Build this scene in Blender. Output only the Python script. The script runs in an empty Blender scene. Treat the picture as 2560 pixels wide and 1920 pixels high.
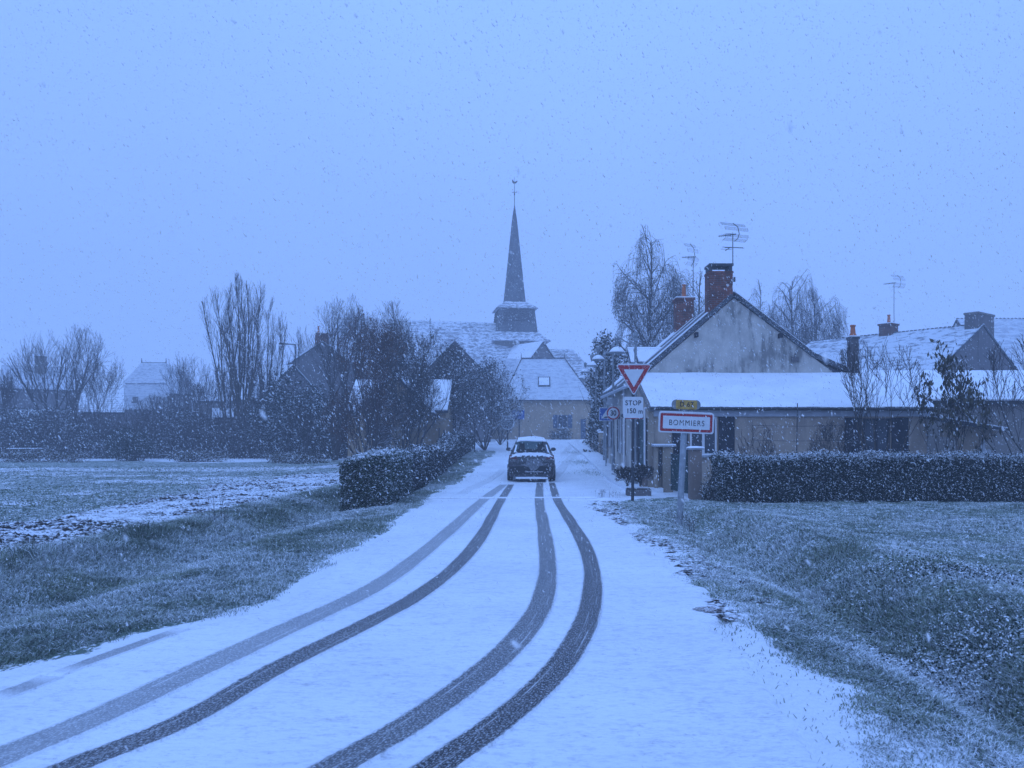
import bpy, math, random
import numpy as np
from math import radians, sin, cos, pi, sqrt

# ---------------------------------------------------------------- camera, sky, light
scene = bpy.context.scene
col = scene.collection
F, CX, CY, CH = 1923.0, 1308.0, 1080.0, 1.85      # the photograph's focal length and vanishing point in its pixels
cam_d = bpy.data.cameras.new("camera")
cam = bpy.data.objects.new("camera", cam_d)
col.objects.link(cam)
cam.location = (0, 0, CH)
cam.rotation_euler = (radians(90), 0, 0)
cam_d.sensor_width = 36.0
cam_d.lens = F / 2560 * 36.0
cam_d.shift_x = (1280 - CX) / 2560
cam_d.shift_y = (CY - 960) / 2560
cam_d.clip_end = 2000
cam_d.clip_start = 0.05
cam_d.dof.use_dof = True
cam_d.dof.focus_distance = 22.0
cam_d.dof.aperture_fstop = 4.0
scene.camera = cam

SKY_TOP = (0.325, 0.588, 1.34)
SKY_LOW = (0.252, 0.435, 1.02)
world = bpy.data.worlds.new("World")
scene.world = world
world.use_nodes = True
wn = world.node_tree
wn.nodes.clear()
w_out = wn.nodes.new("ShaderNodeOutputWorld")
w_bg = wn.nodes.new("ShaderNodeBackground")
w_sky = wn.nodes.new("ShaderNodeTexSky")
w_sky.sky_type = 'NISHITA'
w_sky.sun_disc = False
w_sky.sun_elevation = radians(14)
w_sky.sun_rotation = radians(200)
w_tc = wn.nodes.new("ShaderNodeTexCoord")
w_sep = wn.nodes.new("ShaderNodeSeparateXYZ")
w_rmp = wn.nodes.new("ShaderNodeValToRGB")
w_rmp.color_ramp.elements[0].position = 0.0
w_rmp.color_ramp.elements[0].color = (*[c / 0.1 / 12 for c in SKY_LOW], 1)
w_rmp.color_ramp.elements[1].position = 0.5
w_rmp.color_ramp.elements[1].color = (*[c / 0.1 / 12 for c in SKY_TOP], 1)
w_nz = wn.nodes.new("ShaderNodeTexNoise")
w_nz.inputs["Scale"].default_value = 1.6
w_nz.inputs["Detail"].default_value = 3
w_map = wn.nodes.new("ShaderNodeMapRange")
w_map.inputs[1].default_value = 0.3
w_map.inputs[2].default_value = 0.7
w_map.inputs[3].default_value = 0.95
w_map.inputs[4].default_value = 1.05
w_mul = wn.nodes.new("ShaderNodeVectorMath"); w_mul.operation = 'SCALE'
w_mul2 = wn.nodes.new("ShaderNodeVectorMath"); w_mul2.operation = 'SCALE'
w_mul2.inputs[3].default_value = 12
w_mix = wn.nodes.new("ShaderNodeMix"); w_mix.data_type = 'RGBA'
w_mix.inputs[0].default_value = 0.95          # thick snow cloud in front of the clear sky
wn.links.new(w_tc.outputs["Generated"], w_sep.inputs[0])
wn.links.new(w_sep.outputs[2], w_rmp.inputs[0])
wn.links.new(w_tc.outputs["Generated"], w_nz.inputs[0])
wn.links.new(w_nz.outputs[0], w_map.inputs[0])
wn.links.new(w_rmp.outputs[0], w_mul.inputs[0])
wn.links.new(w_map.outputs[0], w_mul.inputs[3])
wn.links.new(w_mul.outputs[0], w_mul2.inputs[0])
wn.links.new(w_sky.outputs[0], w_mix.inputs[6])
wn.links.new(w_mul2.outputs[0], w_mix.inputs[7])
wn.links.new(w_mix.outputs[2], w_bg.inputs[0])
w_bg.inputs[1].default_value = 0.1
wn.links.new(w_bg.outputs[0], w_out.inputs[0])

sun_d = bpy.data.lights.new("sun", 'SUN')
sun_d.energy = 0.9
sun_d.angle = radians(60)
sun_d.color = (0.31, 0.54, 1.0)
sun = bpy.data.objects.new("sun", sun_d)
sun.rotation_euler = (radians(40), radians(-12), radians(0))
sun.location = (0, 0, 60)
col.objects.link(sun)

scene.view_settings.view_transform = 'Standard'
scene.view_settings.look = 'None'
scene.view_settings.exposure = 0.0
scene.view_settings.gamma = 1.0
scene.view_settings.use_curve_mapping = False
scene.cycles.volume_bounces = 2
scene.cycles.max_bounces = 6
scene.cycles.diffuse_bounces = 3
scene.cycles.transparent_max_bounces = 8

# ---------------------------------------------------------------- numbers and noise
rng = np.random.default_rng(7)
R = random.Random(11)

def sm(a, b, x):
    t = np.clip((x - a) / (b - a), 0, 1)
    return t * t * (3 - 2 * t)

_perm = np.random.default_rng(3).random((256, 256))
def vnoise(x, y):
    x = np.asarray(x, float); y = np.asarray(y, float)
    xi = np.floor(x).astype(int); yi = np.floor(y).astype(int)
    fx = x - xi; fy = y - yi
    fx = fx * fx * (3 - 2 * fx); fy = fy * fy * (3 - 2 * fy)
    a = _perm[xi % 256, yi % 256]; b = _perm[(xi + 1) % 256, yi % 256]
    c = _perm[xi % 256, (yi + 1) % 256]; d = _perm[(xi + 1) % 256, (yi + 1) % 256]
    return (a * (1 - fx) + b * fx) * (1 - fy) + (c * (1 - fx) + d * fx) * fy
def fbm(x, y, o=4):
    s = 0; a = 0.5; t = 0
    for i in range(o):
        s = s + a * vnoise(np.asarray(x) * 2 ** i + 17.3 * i, np.asarray(y) * 2 ** i + 5.1 * i); t += a; a *= 0.5
    return s / t

_yy = np.linspace(-30, 420, 4501)
_zz = np.interp(_yy, [-30, 22, 29, 37, 43, 60, 75, 110, 420], [0, 0, -.03, .30, .53, .93, 1.13, 1.3, 1.5])
_k = np.ones(31) / 31
_zz = np.convolve(np.pad(_zz, 15, mode='edge'), _k, mode='valid')
_zl = np.interp(_yy, [-30, 58, 75, 110, 420], [0, 0, .3, .7, 1.2])

def road_z(y):
    return np.interp(y, _yy, _zz)
RL_Y = [-30, 4.6, 5.8, 6.2, 6.8, 7.3, 7.6, 8.6, 10.5, 13.2, 17.0, 20.3, 24.5, 33, 46, 62, 70, 75]
RL_X = [-4.4, -4.4, -4.05, -3.75, -3.5, -3.3, -2.95, -2.65, -2.72, -2.62, -2.6, -2.62, -2.66, -2.25, -1.6, -1.9, -3, -6]
RR_Y = [-30, 4.2, 5.0, 6.0, 6.9, 8.4, 10, 12.2, 15.5, 17.8, 19.1, 20.7, 21.5, 22.2, 36, 60, 66, 75]
RR_X = [1.8, 1.86, 1.95, 2.0, 2.0, 2.15, 2.15, 2.1, 2.05, 1.85, 1.7, 2.1, 2.9, 4.0, 4.0, 4.4, 6.2, 9]
def RL(y): return np.interp(y, RL_Y, RL_X)
def RR(y): return np.interp(y, RR_Y, RR_X)

def ground_z(x, y):
    x = np.asarray(x, float); y = np.asarray(y, float)
    zr = road_z(y)
    zl = np.interp(y, _yy, _zl)
    w = sm(-5, -13, x)
    z = zr * (1 - w) + zl * w
    near = sm(19, 15, y) * sm(-6, 2, y)
    z = z - .36 * np.exp(-((x - 3.65 - .10 * np.sin(y * .9)) / .55) ** 2) * near
    z = z + .16 * np.exp(-((x - 5.1) / .8) ** 2) * near
    xr = -6.9 + (y - 10) * .08
    nl = sm(23, 18, y)
    z = z + .07 * np.exp(-((x - xr) / .55) ** 2) * sm(26, 22, y)
    z = z - .20 * np.exp(-((x - xr - 1.5) / .7) ** 2) * nl
    out = np.maximum(sm(.05, .8, RL(y) - x), sm(.05, .8, x - RR(y)))
    fade = sm(60, 25, y)
    z = z + out * fade * ((fbm(x * 1.1, y * 1.1, 4) - .5) * .13 + (fbm(x * 4, y * 4 + 9, 2) - .5) * .05)
    return z

def at(px, py, Y):
    s = F / Y
    return ((px - CX) / s, Y, CH + (CY - py) / s)
def onroad(px, py):
    Y = F * CH / (py - CY)
    for _ in range(30):
        Y = F * (CH - float(road_z(Y))) / (py - CY)
    return ((px - CX) * Y / F, Y)

# ---------------------------------------------------------------- materials
class NT:
    def __init__(s, name):
        s.m = bpy.data.materials.new(name); s.m.use_nodes = True
        s.t = s.m.node_tree; s.t.nodes.clear()
        s.out = s.t.nodes.new("ShaderNodeOutputMaterial")
        s.b = s.t.nodes.new("ShaderNodeBsdfPrincipled")
        s.t.links.new(s.b.outputs[0], s.out.inputs[0])
        s.tc = s.t.nodes.new("ShaderNodeTexCoord")
    def n(s, typ, **kw):
        nd = s.t.nodes.new("ShaderNode" + typ)
        for k, v in kw.items(): setattr(nd, k, v)
        return nd
    def set(s, sock, v):
        if hasattr(v, 'is_linked') or isinstance(v, bpy.types.NodeSocket): s.t.links.new(v, sock)
        elif isinstance(v, tuple) and len(v) == 3 and sock.type == 'RGBA': sock.default_value = (*v, 1)
        else: sock.default_value = v
    def math(s, op, a, b=0.0, c=None):
        nd = s.n("Math", operation=op)
        s.set(nd.inputs[0], a); s.set(nd.inputs[1], b)
        if c is not None: s.set(nd.inputs[2], c)
        return nd.outputs[0]
    def mapr(s, v, a, b, c=0.0, d=1.0):
        nd = s.n("MapRange", interpolation_type='SMOOTHSTEP')
        for i, q in enumerate((v, a, b, c, d)): s.set(nd.inputs[i], q)
        return nd.outputs[0]
    def mix(s, f, a, b):
        nd = s.n("Mix", data_type='RGBA')
        s.set(nd.inputs[0], f); s.set(nd.inputs[6], a); s.set(nd.inputs[7], b)
        return nd.outputs[2]
    def noise(s, scale, detail=3, vec=None, rough=.55, stretch=None):
        nd = s.n("TexNoise")
        nd.inputs["Scale"].default_value = scale; nd.inputs["Detail"].default_value = detail
        nd.inputs["Roughness"].default_value = rough
        v = vec or s.tc.outputs["Object"]
        if stretch:
            mp = s.n("Mapping"); mp.inputs["Scale"].default_value = stretch
            s.t.links.new(v, mp.inputs[0]); v = mp.outputs[0]
        s.t.links.new(v, nd.inputs["Vector"])
        return nd.outputs[0]
    def nz(s):
        g = s.n("NewGeometry"); x = s.n("SeparateXYZ")
        s.t.links.new(g.outputs["True Normal"], x.inputs[0]); return x.outputs[2]
    def pos(s):
        x = s.n("SeparateXYZ"); s.t.links.new(s.tc.outputs["Object"], x.inputs[0]); return x.outputs
    def bump(s, h, strength=.3, dist=.02):
        b = s.n("Bump"); b.inputs["Strength"].default_value = strength; b.inputs["Distance"].default_value = dist
        s.t.links.new(h, b.inputs["Height"]); s.t.links.new(b.outputs[0], s.b.inputs["Normal"])
    def attr(s, name):
        a = s.n("Attribute"); a.attribute_name = name; return a.outputs["Fac"]
    def done(s, color, rough=.8, metal=0.0, spec=.3):
        s.set(s.b.inputs["Base Color"], color); s.set(s.b.inputs["Roughness"], rough)
        s.b.inputs["Metallic"].default_value = metal
        s.b.inputs["Specular IOR Level"].default_value = spec
        return s.m

SNOW = (.80, .83, .88)
M = {}
def basic(name, c, rough=.8, var=.2, scale=4, bump=.2, bscale=40, dust=None, metal=0.0, spec=.3, speck=0):
    t = NT(name)
    f = t.noise(scale, 4)
    a = tuple(x * (1 - var) for x in c); b = tuple(min(1, x * (1 + var)) for x in c)
    cc = t.mix(t.mapr(f, .3, .7), a, b)
    if dust is not None:
        n2 = t.noise(9, 3)
        k = t.math('ADD', t.nz(), t.math('MULTIPLY', t.math('SUBTRACT', n2, .5), .8))
        cc = t.mix(t.mapr(k, dust, dust + .25), cc, SNOW)
    if speck:
        n3 = t.noise(55, 2)
        cc = t.mix(t.mapr(n3, .66 - speck, .72 - speck, 0, .8), cc, SNOW)
    if bump: t.bump(t.noise(bscale, 3), bump)
    M[name] = t.done(cc, rough, metal, spec)
    return M[name]

def snow_mat(name, tile=0.0, freq=5.0, dark=(.12, .13, .16), amount=.5):
    t = NT(name)
    big = t.noise(1.4, 3); fine = t.noise(30, 3)
    c = t.mix(t.mapr(big, .3, .7), (.76, .79, .85), (.84, .87, .92))
    if tile:
        p = t.pos()
        wob = t.noise(1.2, 3)
        z = t.math('ADD', t.math('MULTIPLY', p[2], freq), t.math('MULTIPLY', wob, .9))
        fr = t.math('FRACT', z)
        line = t.mapr(fr, .34, .08)
        patch = t.mapr(t.noise(2.3, 4, stretch=(1, 1, 3)), .55 - amount * .3, .75 - amount * .3)
        k = t.math('MULTIPLY', t.math('MULTIPLY', line, patch), tile)
        c = t.mix(k, c, dark)
    t.bump(fine, .35, .01)
    M[name] = t.done(c, .7, 0, .25)
    return M[name]

snow_mat("snow")
snow_mat("snow_on_tiles", .85, 4.5)
snow_mat("snow_on_thin_tiles", .35, 3.4, (.30, .32, .38), .2)
def mottled(name, dark, lo, hi, light=(.70, .73, .79)):
    t = NT(name)
    n1 = t.noise(2.2, 5, stretch=(.9, .9, 3.2), rough=.72); n2 = t.noise(.35, 3)
    wob = t.noise(.9, 3)
    fr = t.math('FRACT', t.math('ADD', t.math('MULTIPLY', t.pos()[2], 2.1), t.math('MULTIPLY', wob, 1.6)))
    line = t.mapr(t.math('ABSOLUTE', t.math('SUBTRACT', fr, .5)), .5, .2, 0, .07)
    k = t.mapr(t.math('ADD', t.math('ADD', n1, line), t.math('MULTIPLY', t.math('SUBTRACT', n2, .5), .25)), lo, hi, 0, .8)
    M[name] = t.done(t.mix(k, light, dark), .8, 0, .2)
mottled("tiled_snow", (.12, .13, .16), .54, .66, (.62, .66, .72))
mottled("far_snow", (.26, .29, .35), .50, .70, (.56, .59, .65))
mottled("street_end_snow", (.33, .36, .43), .48, .72, (.60, .64, .70))
mottled("snow_on_old_tiles", (.085, .09, .11), .50, .62)

def attr_mat(name, c1, c2, rough=.8, snow=SNOW):
    t = NT(name)
    a = t.attr("snow"); b = t.attr("tone")
    c = t.mix(b, c1, c2)
    c = t.mix(a, c, snow)
    M[name] = t.done(c, rough, 0, .2)
attr_mat("grass_blades", (.070, .115, .070), (.22, .26, .165))
attr_mat("hedge_leaves", (.010, .020, .015), (.035, .050, .034), .5)
attr_mat("laurel_leaves", (.02, .04, .025), (.075, .10, .06), .45)
attr_mat("thicket_leaves", (.035, .040, .040), (.10, .10, .095), .7)
attr_mat("dark_leaves", (.012, .019, .016), (.035, .045, .035), .6)
attr_mat("russet_leaves", (.05, .028, .015), (.20, .085, .03), .7)
attr_mat("brown_leaves", (.03, .028, .018), (.10, .085, .045), .6)

def bark(name, c, dust=.45):
    t = NT(name)
    f = t.noise(8, 3)
    cc = t.mix(f, tuple(x * .7 for x in c), tuple(x * 1.3 for x in c))
    k = t.math('ADD', t.nz(), t.math('MULTIPLY', t.math('SUBTRACT', t.noise(3, 3), .5), .9))
    cc = t.mix(t.mapr(k, dust, dust + .3), cc, (.62, .65, .70))
    M[name] = t.done(cc, .85)
bark("bark", (.045, .038, .036))
bark("bark_warm", (.075, .058, .042))
bark("twigs", (.048, .040, .040), .5)
bark("twigs_frosted", (.085, .085, .095), .25)
bark("twigs_reddish", (.075, .045, .042), .5)

# ground
t = NT("ground")
a = t.attr("grassy"); 
n1 = t.noise(3.2, 5); n2 = t.noise(22, 4, stretch=(1, .8, 1)); n3 = t.noise(.35, 3)
soil = t.mix(n1, (.030, .026, .024), (.085, .075, .065))
green = t.mix(t.noise(9, 3), (.060, .092, .068), (.16, .215, .165))
under = t.mix(t.mapr(a, .35, .6), soil, green)
cov = t.math('ADD', t.math('MULTIPLY', n2, .62), t.math('MULTIPLY', n1, .38))
thr = t.mapr(a, 0, 1, .455, .545)
k = t.mapr(t.math('SUBTRACT', cov, thr), -.045, .045)
sn_ = t.math('ADD', t.attr("snowy"), t.math('MULTIPLY', t.math('SUBTRACT', t.noise(7, 4), .5), 1.1))
k = t.math('MAXIMUM', k, t.mapr(sn_, .42, .58))
gcol = t.mix(k, under, (.79, .82, .87))
t.bump(t.math('ADD', n2, t.math('MULTIPLY', n1, 1.2)), .6, .05)
M["ground"] = t.done(gcol, .85)

# road snow
def road_like(name, track=False):
    t = NT(name)
    big = t.noise(.55, 3); mid = t.noise(5, 5, stretch=(.6, 1.4, 1), rough=.65); fine = t.noise(45, 3, stretch=(.5, 1.3, 1), rough=.7)
    c = t.mix(t.mapr(big, .3, .7), (.80, .83, .88), (.87, .90, .94))
    rip = t.noise(17, 4, stretch=(.55, 1.0, 1), rough=.6)
    c = t.mix(t.mapr(t.math('ADD', t.math('MULTIPLY', rip, .75), t.math('MULTIPLY', big, .25)), .50, .34, 0, .42), c, (.50, .54, .62))
    # thin places where grit shows through the fresh snow
    grit = t.mapr(t.math('ADD', t.math('MULTIPLY', fine, .6), t.math('MULTIPLY', mid, .4)), .50, .68, 0, .55)
    c = t.mix(grit, c, (.30, .31, .35))
    p = t.pos()
    rocks = t.mapr(t.noise(120, 2), .73, .76)
    c = t.mix(t.math('MULTIPLY', rocks, t.mapr(mid, .55, .6)), c, (.08, .07, .07))
    h = t.math('ADD', t.math('MULTIPLY', mid, .5), t.math('ADD', t.math('MULTIPLY', fine, .2), t.math('MULTIPLY', rip, .6)))
    rough = .6
    if track:
        u = t.n("UVMap"); sx = t.n("SeparateXYZ"); t.t.links.new(u.outputs[0], sx.inputs[0])
        U, V = sx.outputs[0], sx.outputs[1]
        uvn = t.n("CombineXYZ"); t.set(uvn.inputs[0], t.math('MULTIPLY', U, 1.5)); t.set(uvn.inputs[1], t.math('MULTIPLY', V, .35))
        en = t.noise(3.0, 4, vec=uvn.outputs[0])
        uvf = t.n("CombineXYZ"); t.set(uvf.inputs[0], t.math('MULTIPLY', U, 6)); t.set(uvf.inputs[1], t.math('MULTIPLY', V, 3))
        fn = t.noise(5.0, 3, vec=uvf.outputs[0])
        uvg = t.n("CombineXYZ"); t.set(uvg.inputs[0], t.math('MULTIPLY', U, 26)); t.set(uvg.inputs[1], t.math('MULTIPLY', V, 40))
        gn = t.noise(1.0, 2, vec=uvg.outputs[0])
        d = t.math('ABSOLUTE', t.math('SUBTRACT', U, .5))
        d = t.math('ADD', d, t.math('MULTIPLY', t.math('SUBTRACT', fn, .5), .22))
        inside = t.mapr(d, .44, .37)
        st = t.attr("strength")
        # grooves of the tread keep lines of snow
        gu = t.math('FRACT', t.math('MULTIPLY', t.math('ADD', U, t.math('MULTIPLY', t.math('SUBTRACT', en, .5), .05)), 5.0))
        groove = t.mapr(t.math('ABSOLUTE', t.math('SUBTRACT', gu, .5)), .13, .06)
        gmask = t.mapr(en, .50, .66)
        keep = t.math('MULTIPLY', t.math('MULTIPLY', groove, gmask), .75)
        speck = t.math('MULTIPLY', t.mapr(gn, .50, .60, 0, .85), t.mapr(fn, .36, .58, .35, 1.0))
        left = t.math('MAXIMUM', keep, speck)
        kk = t.math('MULTIPLY', t.math('MULTIPLY', inside, st), t.math('SUBTRACT', 1.0, left))
        wet = t.mix(t.mapr(en, .35, .65), (.032, .030, .030), (.085, .072, .068))
        c = t.mix(kk, c, wet)
        rough = t.mapr(kk, 0, 1, .6, .38)
        h = t.math('ADD', h, t.math('MULTIPLY', t.math('SUBTRACT', 1.0, kk), .3))
    t.bump(h, 1.0, .03)
    M[name] = t.done(c, rough, 0, .3)
road_like("road_snow"); road_like("track_snow", True)

# walls
def wall_mat(name, c, stain=.0, var=.15, low=(.12, .11, .11)):
    t = NT(name)
    f = t.noise(2.2, 5); g = t.noise(26, 3)
    cc = t.mix(t.mapr(f, .3, .7), tuple(x * (1 - var) for x in c), tuple(min(1, x * (1 + var)) for x in c))
    cc = t.mix(t.math('MULTIPLY', g, .25), cc, tuple(x * .6 for x in c))
    if stain:
        v = t.noise(1.3, 5, stretch=(1.6, 1.6, .45), rough=.7)
        s1 = t.mapr(v, .45, .62, 0, stain)
        blot = t.mapr(t.noise(.55, 4, rough=.65), .43, .56)
        cc = t.mix(t.math('MULTIPLY', s1, blot), cc, low)
        cc = t.mix(t.mapr(t.noise(4.5, 4, stretch=(2.5, 1, .3)), .6, .75, 0, stain * .35), cc, low)
    t.bump(g, .3, .01)
    M[name] = t.done(cc, .9, 0, .15)
wall_mat("render_old", (.50, .465, .42), .8, low=(.13, .125, .12))
wall_mat("render_beige", (.42, .34, .275), .4)
wall_mat("render_tan", (.33, .27, .21), .3)
wall_mat("render_ochre", (.40, .30, .205), .45)
wall_mat("stone_dark", (.13, .12, .125), .4)
wall_mat("stone_mid", (.20, .185, .175), .4)
wall_mat("block_wall", (.25, .19, .16), .4)

def brick(name, c):
    t = NT(name)
    p = t.pos(); cv = t.n("CombineXYZ")
    t.set(cv.inputs[0], t.math('ADD', p[0], p[1])); t.set(cv.inputs[1], p[2])
    b = t.n("TexBrick"); b.inputs["Scale"].default_value = 1.0
    b.inputs["Brick Width"].default_value = .22; b.inputs["Row Height"].default_value = .075
    b.inputs["Mortar Size"].default_value = .010
    b.inputs["Color1"].default_value = (*c, 1); b.inputs["Color2"].default_value = (*[x * .55 for x in c], 1)
    b.inputs["Mortar"].default_value = (.16, .14, .13, 1)
    t.t.links.new(cv.outputs[0], b.inputs["Vector"])
    cc = t.mix(t.mapr(t.noise(3, 4), .35, .7, 0, .5), b.outputs[0], (.03, .025, .028))
    k = t.mapr(t.nz(), .5, .8)
    cc = t.mix(k, cc, SNOW)
    M[name] = t.done(cc, .9, 0, .1)
brick("brick_red", (.26, .075, .048)); brick("brick_dull", (.20, .085, .06))

basic("slate", (.055, .06, .07), .7, .35, 3, .3, 25, None)
basic("slate_dusted", (.045, .05, .06), .75, .4, 2, .3, 14, .80, speck=.06)
basic("spire_slate", (.05, .055, .065), .75, .4, .8, .3, 6, .75, speck=.04)
basic("dark_wood", (.018, .020, .030), .6, .3, 4, .1, 20, .7)
basic("green_wood", (.012, .045, .045), .5, .3, 4, .1, 20, .7, speck=.02)
basic("blue_wood", (.045, .075, .13), .6, .2, 4, .1, 20, .8)
basic("white_paint", (.62, .63, .65), .5, .08, 5, 0, 20, .7)
basic("grey_paint", (.32, .34, .37), .55, .15, 5, 0, 20, .7)
basic("gutter_grey", (.42, .45, .50), .5, .1, 5, 0)
basic("galvanised", (.30, .33, .36), .5, .18, 6, .05, 30, .75, .3)
basic("lamp_metal", (.22, .24, .26), .5, .15, 6, 0, 30, .75, .2)
basic("dark_metal", (.045, .048, .055), .5, .2, 6, 0, 30, .8, .3)
basic("aerial_metal", (.10, .11, .13), .4, .1, 6, 0, 30, None, .5)
basic("sign_white", (.60, .63, .66), .45, .05, 6, 0, 30, None)
basic("sign_red", (.33, .012, .020), .4, .12, 25, 0, 30, None, speck=.035)
basic("sign_blue", (.02, .085, .33), .4, .1, 20, 0, 30, None)
basic("sign_yellow", (.42, .26, .06), .5, .25, 14, 0, 30, None)
basic("letter_black", (.012, .012, .022), .5, 0, 5, 0)
basic("clay_pot", (.42, .13, .055), .8, .2, 6, .1, 30, .8)
basic("car_paint", (.012, .013, .018), .35, .2, 6, .0, 30, .8, .0, .5, speck=.035)
basic("car_plastic", (.012, .012, .014), .7, .2, 6, .1, 60, .75)
basic("rubber", (.012, .012, .013), .9, .2, 6, .2, 60)
basic("seat_cloth", (.01, .01, .012), .9, .1)
basic("tail_lamp", (.10, .008, .010), .25, .1, 6, 0)
basic("alloy", (.3, .3, .32), .4, .1, 6, 0, 30, None, .8)
basic("old_wood", (.07, .06, .055), .85, .25, 5, .2, 30, .6)
basic("wet_mud", (.12, .085, .075), .5, .5, 12, .6, 30, None, speck=.17)
basic("clod", (.032, .026, .022), .95, .3, 8, .5, 30, .7)

def glass(name, tint=(.5, .62, .62), see=.6):
    t = NT(name)
    tr = t.n("BsdfTransparent"); tr.inputs[0].default_value = (*tint, 1)
    mx = t.n("MixShader"); mx.inputs[0].default_value = see
    t.done((.01, .012, .016), .08, 0, .5)
    t.t.links.new(t.b.outputs[0], mx.inputs[1]); t.t.links.new(tr.outputs[0], mx.inputs[2])
    t.t.links.new(mx.outputs[0], t.out.inputs[0])
    M[name] = t.m
glass("car_glass")
basic("window_glass", (.025, .035, .05), .12, .2, 3, 0, 5, None, 0, .6)

# flakes
t = NT("snowflake")
_tr = t.n("BsdfTransparent"); _mx = t.n("MixShader"); _mx.inputs[0].default_value = .38   # loose, airy clumps
t.done((.95, .96, .98), .9, 0, .1)
t.t.links.new(t.b.outputs[0], _mx.inputs[1]); t.t.links.new(_tr.outputs[0], _mx.inputs[2]); t.t.links.new(_mx.outputs[0], t.out.inputs[0])
M["snowflake"] = t.m

# ---------------------------------------------------------------- mesh helpers
ORG = {}
def tag(o, label=None, cat=None, group=None, kind=None):
    if label: o["label"] = label
    if cat: o["category"] = cat
    if group: o["group"] = group
    if kind: o["kind"] = kind
    return o
def thing(name, loc, label, cat, group=None):
    o = bpy.data.objects.new(name, None)
    o.empty_display_size = .2
    o.location = loc; col.objects.link(o); ORG[o] = np.array(loc, float)
    return tag(o, label, cat, group)
def finish(name, me, mat, parent, org=None):
    me.materials.append(M[mat])
    o = bpy.data.objects.new(name, me); col.objects.link(o)
    if parent is not None:
        o.parent = parent; ORG[o] = ORG[parent]
    else:
        ORG[o] = np.array(org if org is not None else (0, 0, 0), float)
        o.location = ORG[o]
    return o
def fastmesh(name, V, Fc, mat, parent=None, org=None, fattr=None, vattr=None, smooth=False, uv=None):
    V = np.asarray(V, float).reshape(-1, 3)
    base = ORG[parent] if parent is not None else np.array(org if org is not None else (0, 0, 0), float)
    V = V - base
    Fc = np.asarray(Fc, np.int32); k = Fc.shape[1]; n = len(Fc)
    me = bpy.data.meshes.new(name)
    me.vertices.add(len(V)); me.vertices.foreach_set("co", V.astype(np.float32).ravel())
    me.loops.add(n * k); me.loops.foreach_set("vertex_index", Fc.ravel())
    me.polygons.add(n); me.polygons.foreach_set("loop_start", np.arange(0, n * k, k, dtype=np.int32))
    for d, dom in ((fattr, 'FACE'), (vattr, 'POINT')):
        for nm, arr in (d or {}).items():
            at_ = me.attributes.new(nm, 'FLOAT', dom)
            at_.data.foreach_set("value", np.asarray(arr, np.float32).ravel())
    if uv is not None:
        l = me.uv_layers.new(name="UVMap")
        l.data.foreach_set("uv", np.asarray(uv, np.float32)[Fc.ravel()].ravel())
    me.update(calc_edges=True)
    me.validate()
    if smooth: me.polygons.foreach_set("use_smooth", np.ones(n, bool))
    return finish(name, me, mat, parent, org)

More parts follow.
